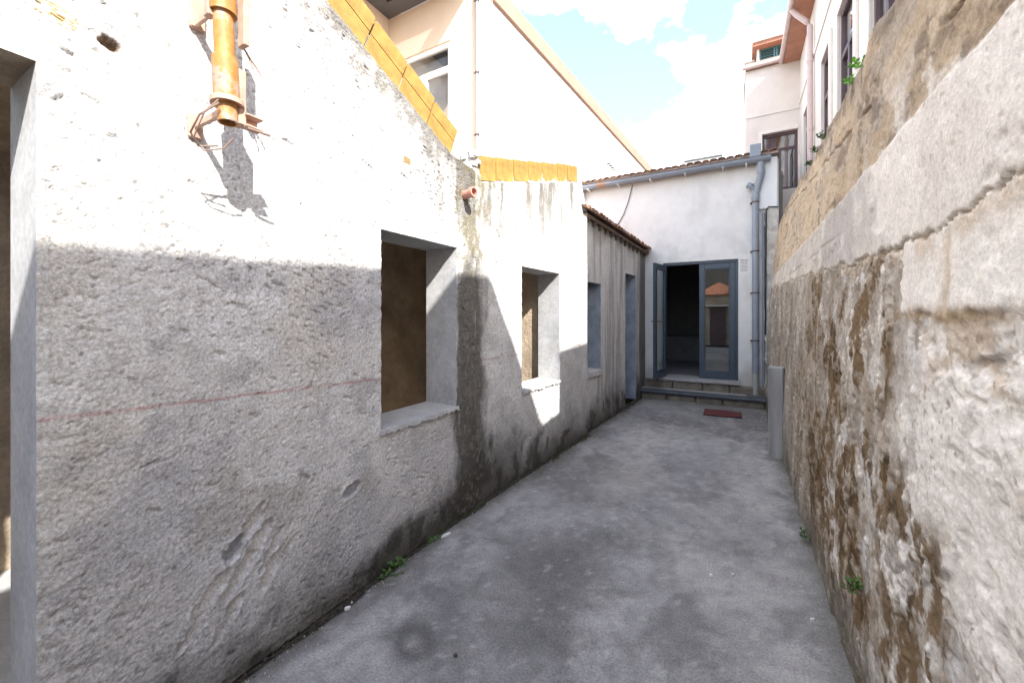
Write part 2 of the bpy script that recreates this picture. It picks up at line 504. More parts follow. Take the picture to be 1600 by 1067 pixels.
def left_base(y):          # foot of the left hand walls
    return np.where(y < 2.62, -1.81, np.where(y < 4.95, -1.81 + (y - 2.62) * .0665, -1.705 + (y - 4.95) * .0667))
def build_pavement():
    ys = np.concatenate([np.arange(-6, .6, .12), np.arange(.6, 4.5, .022), np.arange(4.5, 7.78, .035)])
    nx = 105
    t = np.linspace(0, 1, nx)
    YY, TT = np.meshgrid(ys, t, indexing='ij')
    edge = left_base(ys) + .008 + .018 * fbm(ys * 6, ys * 0 + 3, 3, 4) + .035 * sst(.62, .8, vn(ys * 2.3, ys * 0, 8)) * sst(1., 1.6, ys)
    x0 = edge[:, None]; x1 = .445
    XX = x0 + (x1 - x0) * TT
    x = XX.ravel(); y = YY.ravel()
    z = .012 * (fbm(x * 1.3, y * 1.3, 21, 3) - .5) + .004 * (fbm(x * 14, y * 14, 22, 3) - .5)
    e = (x - np.repeat(edge, nx))
    z = z - .012 * (1 - sst(0, .035, e)) - .01 * (1 - sst(0, .02, e)) * vn(x * 50, y * 50, 4)
    V = np.stack([x, y, z], 1)
    ny = len(ys); idx = np.arange(ny * nx).reshape(ny, nx)
    F = np.stack([idx[:-1, :-1].ravel(), idx[:-1, 1:].ravel(), idx[1:, 1:].ravel(), idx[1:, :-1].ravel()], 1)
    # skirt down the left edge
    nb = len(V)
    sk = np.stack([edge - .01, ys, np.full(ny, -.06)], 1)
    V = np.concatenate([V, sk])
    SF = np.stack([idx[:-1, 0], idx[1:, 0], nb + np.arange(1, ny), nb + np.arange(ny - 1)], 1)
    F = np.concatenate([F, SF])
    xx, yy = V[:, 0], V[:, 1]
    wx = xx + .3 * pfbm(xx * 2.5, yy * 2.5, 31, 5, .6); wy = yy + .3 * pfbm(xx * 2.5, yy * 2.5, 32, 5, .6)
    c = np.tile(np.array([.29, .281, .274]), (len(V), 1))
    big = fbm(wx * 1.1, wy * .8, 41, 5, .6)
    c = mixc(c, (.15, .143, .137), .75 * sst(.46, .66, big))
    c = mixc(c, (.42, .40, .385), .6 * sst(.47, .32, big))
    med = fbm(wx * 4.5, wy * 3, 43, 6, .65)
    c = mixc(c, (.145, .14, .138), .55 * sst(.50, .70, med))
    fin = fbm(xx * 17, yy * 13, 45, 4, .7)
    c = mixc(c, (.17, .165, .16), .3 * sst(.50, .70, fin))
    c = mixc(c, (.44, .425, .41), .2 * sst(.48, .34, fin))
    def blob(x0, y0, rx, ry, col, m, soft=.5, ang=0):
        ca, sa = math.cos(ang), math.sin(ang)
        dx = (wx - x0) * ca + (wy - y0) * sa; dy = -(wx - x0) * sa + (wy - y0) * ca
        r = np.sqrt((dx / rx) ** 2 + (dy / ry) ** 2)
        return mixc(c, col, m * (1 - sst(1 - soft, 1 + soft * .3, r)))
    c = blob(-1.02, 2.35, .34, .62, (.115, .11, .106), .7, .9, -.5)
    c = blob(-.85, 1.95, .2, .5, (.115, .11, .106), .6, .9, .2)
    c = blob(-.1, 2.95, .17, .25, (.15, .147, .145), .45, .95)
    c = blob(-.22, 2.2, .14, .3, (.15, .147, .145), .45, .95, .4)
    c = blob(-.6, 3.3, .35, .3, (.17, .17, .175), .4, .8)
    c = blob(-1.25, 1.62, .2, .22, (.15, .15, .155), .5, .8)
    c = blob(-.3, 4.6, .5, .8, (.17, .17, .18), .4, .8)
    c = blob(-1.0, 1.9, .45, .75, (.14, .135, .13), .5, .9, -.3)
    c = blob(-.9, 3.8, .35, .7, (.40, .375, .35), .45, .9, .2)
    # ring-shaped oil stain
    wx2 = xx + .06 * pfbm(xx * 6, yy * 6, 33, 4, .6); wy2 = yy + .06 * pfbm(xx * 6, yy * 6, 34, 4, .6)
    r = np.hypot((wx2 + 1.30) / 1.0, (wy2 - 1.40) / .72)
    c = mixc(c, (.085, .082, .080), .85 * np.exp(-((r - .085) / .045) ** 2) * (.6 + .5 * vn(xx * 25, yy * 25, 9)))
    c = mixc(c, (.12, .116, .112), .5 * sst(.26, .10, r + .05 * pfbm(xx * 8, yy * 8, 35, 3)))
    # damp green-black line along the left wall
    e = xx - left_base(yy)
    gr = sst(.24, .0, e + .16 * (fbm(xx * 5, yy * 5, 51) - .5))
    c = mixc(c, (.085, .08, .062), .8 * gr)
    e2 = .44 - xx
    c = mixc(c, (.13, .12, .10), .65 * sst(.16, 0, e2 + .1 * (fbm(xx * 6, yy * 6, 52) - .5)))
    c = mixc(c, (.17, .165, .15), .5 * sst(6.6, 7.6, yy + .6 * (fbm(xx * 3, yy * 3, 55) - .5)))
    sp = sst(.86, .93, vn(xx * 38, yy * 38, 61))
    c = mixc(c, (.52, .5, .47), .35 * sp)
    return struct(np_obj('courtyard_pavement', V, F, 'pavement', c))
build_pavement()

# ------------------------------------------------------------------ roughcast wall on the left
FLAKES = [  # s(y), z, angle, half length, half width, depth
    (.955, .615, .95, .075, .030, .014), (.885, .545, .95, .06, .028, .020), (.965, .50, 1.0, .11, .032, .012),
    (.90, .42, .95, .10, .026, .018), (1.04, .47, 1.05, .09, .016, .014), (1.03, .37, 1.1, .10, .024, .014),
    (.80, .40, .85, .10, .030, .012), (1.12, .43, 1.0, .06, .012, .012), (.74, .30, .8, .07, .02, .012),
    (1.463, .566, .35, .055, .032, .010), (.86, .27, .9, .10, .022, .014), (1.20, .73, 2.6, .035, .008, .010), (.62, .98, .1, .03, .006, .01),
]
def rough_disp(s, z, seed=0, flakes=(), amp=1.0):
    d = .012 * pfbm(s * 1.8, z * 1.8, seed + 1, 3)
    d = d + amp * .0036 * pfbm(s * 17, z * 17, seed + 2, 3, .6)
    d = d + amp * .0030 * pfbm(s * 68, z * 80, seed + 4, 2, .7)
    d = d + amp * .0014 * grain(len(s), seed + 5)
    wob = .5 * pn(s * 6, z * 6, seed + 6)
    a = s * .93 - z * .37 + .02 * wob; b = s * .37 + z * .93 + .012 * wob
    dens = fbm(s * 2.4, z * 2.4, seed + 8, 3)
    n2 = pn(a * 22, b * 62, seed + 7)
    d = d - .008 * amp * sst(.56, .68, n2 + .7 * (dens - .5)) 
    n3 = pn(a * 48, b * 95, seed + 9)
    d = d - .008 * amp * sst(.62, .72, n3)
    n4 = pn(a * 9, b * 24, seed + 19)
    d = d - .009 * amp * sst(.68, .76, n4 + .12 * pn(s * 40, z * 40, seed + 20))
    n5 = pn(a * 7, b * 60 + 3 * wob, seed + 22)
    d = d - .007 * amp * np.exp(-((n5 - .1) / .03) ** 2) * sst(.50, .62, fbm(s * 5, z * 5, seed + 23, 3))
    for (s0, z0, an, hl, hw, dep) in flakes:
        ca, sa = math.cos(an), math.sin(an)
        u = (s - s0) * ca + (z - z0) * sa; v = -(s - s0) * sa + (z - z0) * ca
        v = v + .022 * pfbm(s * 22, z * 22, 77, 3); u = u + .04 * pfbm(s * 14, z * 14, 78, 3)
        r = np.sqrt((u / hl) ** 2 + (v / hw) ** 2)
        m = 1 - sst(.95, 1.05, r)
        d = d * (1 - .75 * m) - dep * m
        lip = np.exp(-((r - 1.16) / .14) ** 2)
        d = d + .004 * lip
    return d

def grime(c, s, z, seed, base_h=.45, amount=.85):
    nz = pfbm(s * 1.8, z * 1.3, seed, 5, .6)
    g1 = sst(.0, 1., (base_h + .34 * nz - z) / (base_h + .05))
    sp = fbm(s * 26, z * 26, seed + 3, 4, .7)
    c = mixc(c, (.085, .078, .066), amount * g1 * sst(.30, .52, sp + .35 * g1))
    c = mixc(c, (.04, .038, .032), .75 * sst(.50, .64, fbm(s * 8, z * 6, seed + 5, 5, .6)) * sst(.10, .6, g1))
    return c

def top1(s):
    y = np.asarray(s)
    z = 3.104 - (y - 1.308) * .412
    z = np.where(y > 2.31, 2.69 - (y - 2.31) * .10, z)
    z = np.where(y < -.3, 3.766 + (y + .3) * .412, z)
    return z + .012 * (vn(y * 18, y * 0, 91) - .5) * (y > .5)

def col1(s, z):
    n = len(s)
    c = np.tile(np.array([.585, .567, .545]), (n, 1))
    big = fbm(s * 1.3, z * 1.3, 101, 5, .6)
    c = mixc(c, (.47, .465, .47), .7 * sst(.48, .66, big))
    c = mixc(c, (.66, .655, .65), .6 * sst(.5, .34, big))
    c = mixc(c, (.50, .455, .39), .25 * sst(.56, .72, fbm(s * 2.3, z * 2.3, 105, 4)))
    c = mixc(c, (.37, .365, .37), .55 * sst(.50, .64, fbm(s * 4.5, z * 5.5, 127, 6, .62)))
    c = mixc(c, (.32, .29, .245), .5 * sst(.54, .64, fbm(s * 2.2 + 9, z * 3, 128, 6, .62)) * sst(1.3, .6, z))
    c = mixc(c, (.45, .45, .46), .3 * sst(1.0, .35, z + .4 * (fbm(s * 2, z * 2, 131) - .5)))
    a_ = s * .93 - z * .37; b_ = s * .37 + z * .93
    spk = np.maximum(sst(.58, .68, pn(a_ * 34, b_ * 75, 151) + .5 * (fbm(s * 3, z * 3, 152, 4) - .5)), sst(.72, .80, pn(a_ * 13, b_ * 40, 153) + .2 * pn(s * 60, z * 60, 154)))
    c = mixc(c, (.16, .15, .135), .6 * spk)  # dark slanted dashes painted in to read as shaded pits
    # flaked patches
    for (s0, z0, an, hl, hw, dep) in FLAKES:
        ca, sa = math.cos(an), math.sin(an)
        u = (s - s0) * ca + (z - z0) * sa; v = -(s - s0) * sa + (z - z0) * ca
        m = 1 - sst(.8, 1.1, np.sqrt((u / hl) ** 2 + (v / hw) ** 2))
        tgt = (.21, .215, .24) if dep == .020 or dep == .010 else (.56, .54, .52)
        c = mixc(c, tgt, .75 * m)
    # lichen near the sloping top and grey runs beside the valley
    dt = top1(s) - z
    c = mixc(c, (.095, .085, .07), .75 * sst(.30, .0, dt + .34 * pfbm(s * 9, z * 9, 107, 5, .65)) * sst(.7, 1.3, s))
    c = mixc(c, (.12, .11, .095), .7 * sst(1.9, 2.4, s + .3 * pfbm(s * 7, z * 1.2, 108, 5, .6)) * sst(.46, .60, fbm(s * 9, z * 1.3, 109, 6, .65)) * sst(1.9, 2.3, z))
    # hole
    hole = sst(1.15, .8, np.hypot((s - .506) / .030, (z - 2.405) / .024) + .5 * pfbm(s * 45, z * 45, 143, 3))
    c = mixc(c, (.16, .10, .05), .9 * hole)
    # damp grime at the foot
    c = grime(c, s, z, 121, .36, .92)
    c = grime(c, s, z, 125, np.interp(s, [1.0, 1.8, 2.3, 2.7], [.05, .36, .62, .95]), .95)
    # drain stain running down the crease
    dx = np.abs(s - 2.535 + .05 * (fbm(z * 3, s * 0, 111) - .5))
    run = sst(.21, .09, dx + .22 * (fbm(s * 16, z * 5, 113, 6, .7) - .5))
    c = mixc(c, (.055, .049, .038), .86 * run * sst(2.1, 1.8, z + .3 * pfbm(s * 8, z * 3, 115, 4)))
    c = mixc(c, (.17, .15, .095), .8 * run * sst(1.75, 2.0, z) * sst(.40, .58, fbm(s * 20, z * 12, 117, 5, .65)))
    c = mixc(c, (.20, .19, .17), .6 * run * sst(.55, .65, fbm(s * 34, z * 30, 118, 4, .65)) * sst(1.9, 1.7, z))
    # snapped red chalk line
    zl = 1.192 - (s - .35) * .041
    lw = np.exp(-((z - zl + .003 * pn(s * 9, z * 0, 149)) / .0055) ** 2)
    c = mixc(c, (.36, .10, .085), .6 * lw * sst(.0, .6, vn(s * 25, z * 90, 141)) * sst(1.78, 1.6, s) * (s > .3))
    return c

w1 = thing('roughcast_wall', 'long grey roughcast wall with sloping top, red chalk line and large window hole', 'wall')
OP1 = [(-.62, .345, 0, 2.257), (1.664, 2.387, .838, 2.012)]
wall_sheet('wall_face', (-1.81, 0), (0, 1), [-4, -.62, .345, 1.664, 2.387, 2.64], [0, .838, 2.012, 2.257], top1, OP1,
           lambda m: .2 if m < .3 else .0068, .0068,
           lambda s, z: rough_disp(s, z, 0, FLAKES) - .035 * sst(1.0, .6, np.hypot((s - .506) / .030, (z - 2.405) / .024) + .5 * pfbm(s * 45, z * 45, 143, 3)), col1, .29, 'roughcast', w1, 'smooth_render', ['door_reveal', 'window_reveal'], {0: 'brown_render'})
# rough edged concrete sill
def sill(y0, y1, x_in, x_out, zt, parent, org=None, drop=.022, seed=0):
    n = 40; mb = MB(); vs = []; rnd = random.Random(seed)
    for i in range(n + 1):
        y = y0 + (y1 - y0) * i / n
        j = rnd.uniform(-.006, .006)
        dr = drop + rnd.uniform(0, .016)
        xo = x_out(y) if callable(x_out) else x_out
        xi = x_in(y) if callable(x_in) else x_in
        vs += [(xi, y, zt + .002), (xo + j, y, zt - .006 + j * .4), (xo + .004 + j, y, zt - dr), (xi, y, zt - .06)]
    fs = []
    for i in range(n):
        a = 4 * i; b = a + 4
        for k in range(4): fs.append((a + k, a + (k + 1) % 4, b + (k + 1) % 4, b + k))
    fs += [(0, 1, 2, 3), (4 * n + 3, 4 * n + 2, 4 * n + 1, 4 * n)]
    return mb.add(vs, fs).build('window_sill', 'sill_concrete', parent, smooth=False)
sill(1.655, 2.398, -2.10, -1.796, .842, w1, seed=3)
B((-2.1, -.62, -.02), (-1.80, .345, .02)).build('threshold', 'sill_concrete', w1)

# ribbed hollow bricks
def ribbed_brick_mesh(L_, H_, T_, ribs=12, gap=True):
    """length along local x, ribbed face towards -y, height along z."""
    prof = []
    per = H_ / ribs
    for k in range(ribs):
        z0 = k * per
        if gap and k == ribs // 2:
            prof += [(.006, z0), (.006, z0 + per * .3)]
            z0 += per * .3; pe = per * .7
        else: pe = per
        prof += [(.0011, z0 + pe * .04), (0, z0 + pe * .2), (0, z0 + pe * .8), (.0011, z0 + pe * .94)]
    prof += [(T_, H_), (T_, 0)]
    m = MB(); m.prism([(p, q) for p, q in prof], 'x', -L_ / 2, L_ / 2)
    me = m.mesh('brick')
    bm = bmesh.new(); bm.from_mesh(me); bmesh.ops.recalc_face_normals(bm, faces=bm.faces); bm.to_mesh(me); bm.free()
    me.materials.append(MATS['yellow_brick'])
    return me
SL = math.atan(.412)
bm_slope = ribbed_brick_mesh(.270, .235, .13, 14)
k = 0
y = 2.33
while y > -.25:
    yc = y - .135 * math.cos(SL) - .0
    zc = 3.104 - (yc - 1.308) * .412 + .004
    o = bpy.data.objects.new('brick', bm_slope); COL.objects.link(o); o.parent = w1
    hh = [.93, 1, 1, 1][min(k, 3)]
    # local x -> down the slope (+y), local -y -> +x, local z -> up
    rot = Matrix(((0, -1, 0), (math.cos(SL), 0, math.sin(SL)), (-math.sin(SL), 0, math.cos(SL))))
    o.matrix_local = Matrix.Translation((-1.815 + random.uniform(-.006, .006), yc, zc)) @ rot.to_4x4() @ Matrix.Diagonal((random.uniform(.98, 1.0), 1, hh * random.uniform(.985, 1.01), 1))
    y -= .283 * math.cos(SL); k += 1
mo = MB()
nmo = 60
vs = []; fs = []
rnd = random.Random(4)
for i in range(nmo + 1):
    yy_ = 2.335 - i * (2.6 / nmo)
    zb_ = 3.104 - (yy_ - 1.308) * .412
    j1 = rnd.uniform(-.007, .007); j2 = rnd.uniform(-.01, .01)
    vs += [(-1.838 + j1, yy_, zb_ - .012), (-1.838 + j1, yy_ + .06, zb_ + .10), (-1.95, yy_ + .06, zb_ + .16 + j2), (-1.95, yy_, zb_ - .02)]
for i in range(nmo):
    a = 4 * i
    for q in range(4): fs.append((a + q, a + (q + 1) % 4, a + 4 + (q + 1) % 4, a + 4 + q))
mo.add(vs, fs).build('mortar_bed', 'mortar', w1, smooth=False)
# ribbed brick faces showing through the render
def patch(yc, zc, wy, hz, ang, n, material, parent, x=-1.815):
    m = MB()
    ca, sa = math.cos(ang), math.sin(ang)
    rnd = random.Random(int(yc * 1000))
    for i in range(n):
        w = (i + .5) / n - .5
        a0 = -wy / 2 + rnd.uniform(0, .35) * wy * .4; a1 = wy / 2 - rnd.uniform(0, .35) * wy * .4
        h = hz / n * .30
        pts = []
        for (aa, bb) in ((a0, w * hz - h), (a1, w * hz - h), (a1, w * hz + h), (a0, w * hz + h)):
            pts.append((yc + aa * ca - bb * sa, zc + aa * sa + bb * ca))
        m.prism(pts, 'x', x - .02, x + .004)
    return m.build('exposed_brick', material, parent, label='ribbed yellow brick showing through the render')
patch(.385, 2.425, .10, .055, -.30, 6, 'patch_brick', w1)
patch(1.873, 2.482, .075, .045, -.1, 6, 'patch_brick', w1, -1.807)
patch(.475, .33, .03, .045, .2, 4, 'terracotta', w1)
# ------------------------------------------------------------------ lower wall with the second window
D2 = np.array([.16, 2.33]); D2n = D2 / np.hypot(*D2); LEN2 = 2.336
def top2(s):
    s = np.asarray(s)
    z = 2.60 + (s - .1) * .281
    z = np.where(s < .10, 2.66, z)
    z = np.where(s > 2.12, np.minimum(z, 3.16 - (s - 2.12) * 1.5), z)
    return z + .010 * (vn(s * 14, s * 0, 95) - .5) - .006
def col2(s, z):
    n = len(s)
    c = np.tile(np.array([.58, .575, .565]), (n, 1))
    big = fbm(s * 1.5, z * 1.3, 201, 5, .6)
    c = mixc(c, (.48, .475, .47), .7 * sst(.5, .66, big))
    c = mixc(c, (.62, .605, .58), .6 * sst(.5, .34, big))
    c = mixc(c, (.38, .375, .37), .5 * sst(.50, .62, fbm(s * 4.5, z * 5.5, 227, 6, .62)))
    c = mixc(c, (.33, .33, .335), .3 * sst(1.0, .35, z + .4 * (fbm(s * 2, z * 2, 231) - .5)))
    a_ = s * .93 - z * .37; b_ = s * .37 + z * .93
    spk = np.maximum(sst(.58, .68, pn(a_ * 34, b_ * 75, 251) + .5 * (fbm(s * 3, z * 3, 252, 4) - .5)), sst(.72, .80, pn(a_ * 13, b_ * 40, 253) + .2 * pn(s * 60, z * 60, 254)))
    c = mixc(c, (.16, .15, .135), .6 * spk)  # painted dashes again, standing for the shade inside pits
    # drips from the brick course
    dt = top2(s) - z
    dr = fbm(s * 8 + .35 * fbm(s * 9, z * 5, 207), z * .9, 203, 6, .65)
    c = mixc(c, (.10, .088, .068), .85 * sst(.45, .60, dr) * sst(.8, .0, dt + .5 * pfbm(s * 5, z * 1.5, 205, 4)))
    c = mixc(c, (.20, .17, .11), .6 * sst(.52, .62, fbm(s * 26, z * 18, 206, 5, .65)) * sst(.9, .1, dt) * sst(1.4, .2, s))
    zl = 1.145 + s * .006
    c = mixc(c, (.36, .12, .10), .5 * np.exp(-((z - zl) / .008) ** 2) * sst(.35, .6, vn(s * 18, z * 40, 241)))
    c = mixc(c, (.14, .125, .10), .8 * np.exp(-((s - 1.72 - .10 * (1.9 - z) - .05 * (vn(z * 9, z * 0, 243) - .5)) / .010) ** 2) * sst(1.2, 1.35, z) * sst(2.0, 1.85, z))
    c = mixc(c, (.13, .12, .10), .7 * np.exp(-((z - .68 - .03 * vn(s * 40, s * 0, 244)) / .03) ** 2) * sst(.93, .95, s) * sst(1.2, 1.15, s) * sst(.6, .8, vn(s * 30, s * 0, 245)))
    c = grime(c, s, z, 221, np.interp(s, [0, .5, 1.2, 2.3], [.95, .62, .50, .62]), .97)
    run = sst(.23, .06, np.abs(s) + .22 * (fbm(s * 16, z * 4, 213, 6, .7) - .5))
    c = mixc(c, (.055, .049, .038), .86 * run * sst(2.1, 1.8, z + .3 * pfbm(s * 8, z * 3, 215, 4)))
    c = mixc(c, (.17, .15, .095), .8 * run * sst(1.75, 2.0, z) * sst(.40, .58, fbm(s * 20, z * 12, 217, 5, .65)))
    c = mixc(c, (.20, .19, .17), .6 * run * sst(.55, .65, fbm(s * 34, z * 30, 218, 4, .65)) * sst(1.9, 1.7, z))
    return c
w2 = thing('low_wall', 'pale stained wall with yellow brick course on top and narrow window hole', 'wall')
OP2 = [(.731, 1.53, .80, 1.98)]
wall_sheet('wall_face', (-1.822, 2.62), D2, [0, .731, 1.53, LEN2], [0, .80, 1.98], top2, OP2, .0095, .0095,
           lambda s, z: rough_disp(s, z, 300, [(1.0, .62, 1.2, .03, .006, .01), (1.05, .60, 1.3, .03, .006, .01), (.36, 2.2, 2.2, .06, .010, .015), (.33, 1.95, 2.3, .05, .01, .012)], .8) * np.where(s > 1.5, .6, 1), col2, .27, 'roughcast', w2, 'smooth_render')
def p2(s, off=0, z=0):
    return (-1.822 + D2n[0] * s + D2n[1] * off, 2.62 + D2n[1] * s - D2n[0] * off, z)
def w2x(y): return -1.822 + (y - 2.62) * D2[0] / D2[1]
sill(3.345, 4.165, lambda y: w2x(y) - .27, lambda y: w2x(y) + .02, .803, w2, seed=5)
# top course of yellow bricks
bm_top = ribbed_brick_mesh(.258, .205, .13, 11, False)
widths = [(.105, .331), (.331, .618), (.618, .886), (.886, 1.174), (1.174, 1.515), (1.515, 1.765), (1.765, 2.05)]
a2 = math.atan2(D2n[0], D2n[1])
for i, (a, b) in enumerate(widths):
    c_ = (a + b) / 2
    zb_ = 2.608 + (c_ - .1) * .281
    o = bpy.data.objects.new('brick', bm_top); COL.objects.link(o); o.parent = w2
    px_, py_, _ = p2(c_, -.012 + random.uniform(-.007, .005))
    sx = (b - a - .016) / .258
    sh = .281
    rot = Matrix(((D2n[0], -D2n[1], 0, 0), (D2n[1], D2n[0], 0, 0), (sh * .85, 0, 1, 0), (0, 0, 0, 1)))
    # sheared course: each brick follows the rising top
    o2 = o
    me = bm_top.copy()
    me.transform(Matrix.Diagonal((sx, 1, [1.0, .99, .96, .97, .96, .98, .92][i], 1)))
    me.transform(Matrix(((D2n[0], -D2n[1], 0, 0), (D2n[1], D2n[0], 0, 0), (0, 0, 1, 0), (0, 0, 0, 1))) @ Matrix(((1, 0, 0, 0), (0, 1, 0, 0), (sh * .8, 0, 1, 0), (0, 0, 0, 1))))
    o.data = me
    o.location = (px_, py_, zb_)
mo = MB(); vs = []; fs = []; rnd = random.Random(9)
for i in range(53):
    s_ = .1 + i * (1.97 / 52)
    zb_ = 2.60 + (s_ - .1) * .281
    for off, dz in ((-.016 + rnd.uniform(-.006, .004), -.012), (-.036 + rnd.uniform(-.004, .004), .20), (-.036 + rnd.uniform(-.01, .01), .222 + rnd.uniform(-.008, .008)), (-.15, .225), (-.15, -.02)):
        p = p2(s_, off); vs.append((p[0], p[1], zb_ + dz))
for i in range(52):
    a = 5 * i
    for q in range(5): fs.append((a + q, a + (q + 1) % 5, a + 5 + (q + 1) % 5, a + 5 + q))
fs += [(0, 1, 2, 3, 4), tuple(range(264, 259, -1))]
mo.add(vs, fs).build('mortar_bed', 'mortar', w2, smooth=False)
# rubble end block in the valley
rb = MB(); rnd = random.Random(21)
for i in range(26):
    q = rnd.uniform(.012, .028)
    p = p2(rnd.uniform(-.0, .085), rnd.uniform(-.10, -.012)); zz = rnd.uniform(2.66, 2.82)
    rb.box((p[0] - q, p[1] - q, zz - q), (p[0] + q, p[1] + q, zz + q))
p = p2(.045, -.08)
rb.box((p[0] - .07, p[1] - .045, 2.6), (p[0] + .055, p[1] + .05, 2.825))
rb.build('rubble_block', 'mortar', w2, bevel=.004)
# terracotta-pink spout in the valley
sp = MB(); sp.hollow((-1.90, 2.505, 2.425), (-1.715, 2.475, 2.435), .033, .028, 24)
sp.build('drain_spout', 'pink_pipe', w2)
sp = MB(); sp.hollow((-1.735, 2.4785, 2.434), (-1.708, 2.474, 2.4355), .040, .028, 24)
sp.build('spout_collar', 'pink_pipe', w2)

# ------------------------------------------------------------------ board-marked shed wall
D3 = np.array([.20, 3.0]); D3n = D3 / np.hypot(*D3); LEN3 = 3.0
def disp3(s, z):
    b = s * 11.5
    ib = np.floor(b); f = b - ib
    h = _h(ib, ib * 0, 5)
    d = .010 * (h - .5) - .010 * np.exp(-((np.minimum(f, 1 - f)) / .07) ** 2)
    d = d + .006 * (fbm(s * 20, z * 3, 401, 3) - .5) + .02 * (fbm(s * 1.2, z * 1.2, 405, 3) - .5)
    return d
def col3(s, z):
    n = len(s)
    c = np.tile(np.array([.50, .495, .49]), (n, 1))
    st = fbm(s * 13, z * .8, 411, 4, .65)
    c = mixc(c, (.27, .26, .25), .75 * sst(.45, .68, st))
    c = mixc(c, (.56, .55, .53), .5 * sst(.5, .34, st))
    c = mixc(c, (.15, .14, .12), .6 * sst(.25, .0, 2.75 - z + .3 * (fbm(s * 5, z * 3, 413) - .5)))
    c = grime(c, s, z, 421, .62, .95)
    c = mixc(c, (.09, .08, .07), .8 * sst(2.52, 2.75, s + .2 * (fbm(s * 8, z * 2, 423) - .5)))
    return c
w3 = thing('tiled_shed', 'low concrete shed with vertical board marks and terracotta tiled eave', 'shed')
OP3 = [(.05, .62, .765, 1.962), (1.75, 2.345, .04, 2.222)]
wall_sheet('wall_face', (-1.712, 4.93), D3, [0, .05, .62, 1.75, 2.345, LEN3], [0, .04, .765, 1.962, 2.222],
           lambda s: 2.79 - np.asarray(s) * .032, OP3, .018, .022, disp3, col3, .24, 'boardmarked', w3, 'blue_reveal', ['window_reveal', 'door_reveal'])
def p3(s, off=0):
    return (-1.712 + D3n[0] * s + D3n[1] * off, 4.93 + D3n[1] * s - D3n[0] * off)
sill(4.975, 5.56, lambda y: -1.712 + (y - 4.93) * .0667 - .25, lambda y: -1.712 + (y - 4.93) * .0667 + .03, .768, w3, drop=.06, seed=8)
# eave plank and tiles
m = MB(); vs = []
for s_ in (-.12, LEN3 + .02):
    for off, dz in ((.055, -.02), (.055, .03), (-1.4, .40), (-1.4, .35)):
        p = p3(s_, off); vs.append((p[0], p[1], 2.80 - s_ * .032 + dz))
m.add(vs, [(0, 1, 2, 3), (7, 6, 5, 4), (0, 4, 5, 1), (1, 5, 6, 2), (2, 6, 7, 3), (3, 7, 4, 0)]).build('roof_deck', 'rust_wood', w3)
def tile_mesh(r, ln, flip=False, n=8, r2=None):
    """half-round tile, length along local +y, open side down, slightly tapered."""
    r2 = r2 or r * .82; th = .013
    vs = []; fs = []
    for j, (yy_, rr) in enumerate(((0, r), (ln, r2))):
        for q in (rr, rr - th):
            for i in range(n + 1):
                a = math.pi * i / n
                zz = q * math.sin(a) * .55
                vs.append((q * math.cos(a), yy_, -zz if flip else zz))
    N = n + 1
    for i in range(n):
        fs += [(i, i + 1, 2 * N + i + 1, 2 * N + i), (N + i + 1, N + i, 3 * N + i, 3 * N + i + 1),
               (i + 1, i, N + i, N + i + 1), (2 * N + i, 2 * N + i + 1, 3 * N + i + 1, 3 * N + i)]
    fs += [(0, 2 * N, 3 * N, N), (n, N + n, 3 * N + n, 2 * N + n)]
    me = bpy.data.meshes.new('roof_tile'); me.from_pydata(vs, [], fs)
    bm = bmesh.new(); bm.from_mesh(me); bmesh.ops.recalc_face_normals(bm, faces=bm.faces); bm.to_mesh(me); bm.free()
    me.polygons.foreach_set('use_smooth', [True] * len(me.polygons))
    me.set_sharp_from_angle(angle=R(50))
    return me
t_cov = tile_mesh(.062, .42); t_cov.materials.append(MATS['terracotta'])
t_pan = tile_mesh(.060, .42, True); t_pan.materials.append(MATS['terracotta_old'])
t_cov2 = tile_mesh(.066, .42); t_cov2.materials.append(MATS['terracotta_old'])
def lay_tiles(parent, org, along, up, count, step, rows, rise, covers, pans, jit=.008):
    """org: eave start; along/up: unit 2-vectors; rise: slope."""
    al = Vector((along[0], along[1], 0)); 
    for r_ in range(rows):
        for i in range(count):
            for kind in (0, 1):
                me = covers[(i * 7 + r_ * 3) % len(covers)] if kind else pans[0]
                o = bpy.data.objects.new('roof_tile', me); COL.objects.link(o); o.parent = parent
                u3 = Vector((up[0], up[1], rise)).normalized()
                xx_ = al.normalized(); zz_ = xx_.cross(u3)
                if zz_.z < 0: xx_ = -xx_; zz_ = -zz_
                pos = Vector(org) + al * (step * (i + (.5 if kind else 0))) + u3 * (.36 * r_ + random.uniform(-jit, jit) * 2) + zz_ * (.018 if kind else .036) 
                rot = Matrix((xx_, u3, zz_)).transposed()
                rot = rot @ Matrix.Rotation(random.uniform(-.03, .03), 3, 'Z')
                o.matrix_local = Matrix.Translation(pos) @ rot.to_4x4()
pe = p3(-.12, .11)
lay_tiles(w3, (pe[0], pe[1], 2.845), (D3n[0], D3n[1], ), (-D3n[1], D3n[0]), 25, .126, 1, .25, [t_cov, t_cov, t_cov2], [t_pan])
for o in [c for c in w3.children if c.name.startswith('roof_tile')]:
    s_ = (o.location.y - 4.93); o.location.z -= .032 * s_
# roof beyond the first course
m = MB(); vs = []
nn = 80
for i in range(nn + 1):
    s_ = -.12 + i * 3.2 / nn
    for off, dz in ((-.18, .085), (-1.4, .42)):
        p = p3(s_, off); vs.append((p[0], p[1], 2.80 - s_ * .032 + dz + .035 * abs(math.sin(math.pi * s_ / .165))))
m.add(vs, [(2 * i, 2 * i + 1, 2 * i + 3, 2 * i + 2) for i in range(nn)]).build('roof', 'terracotta', w3)
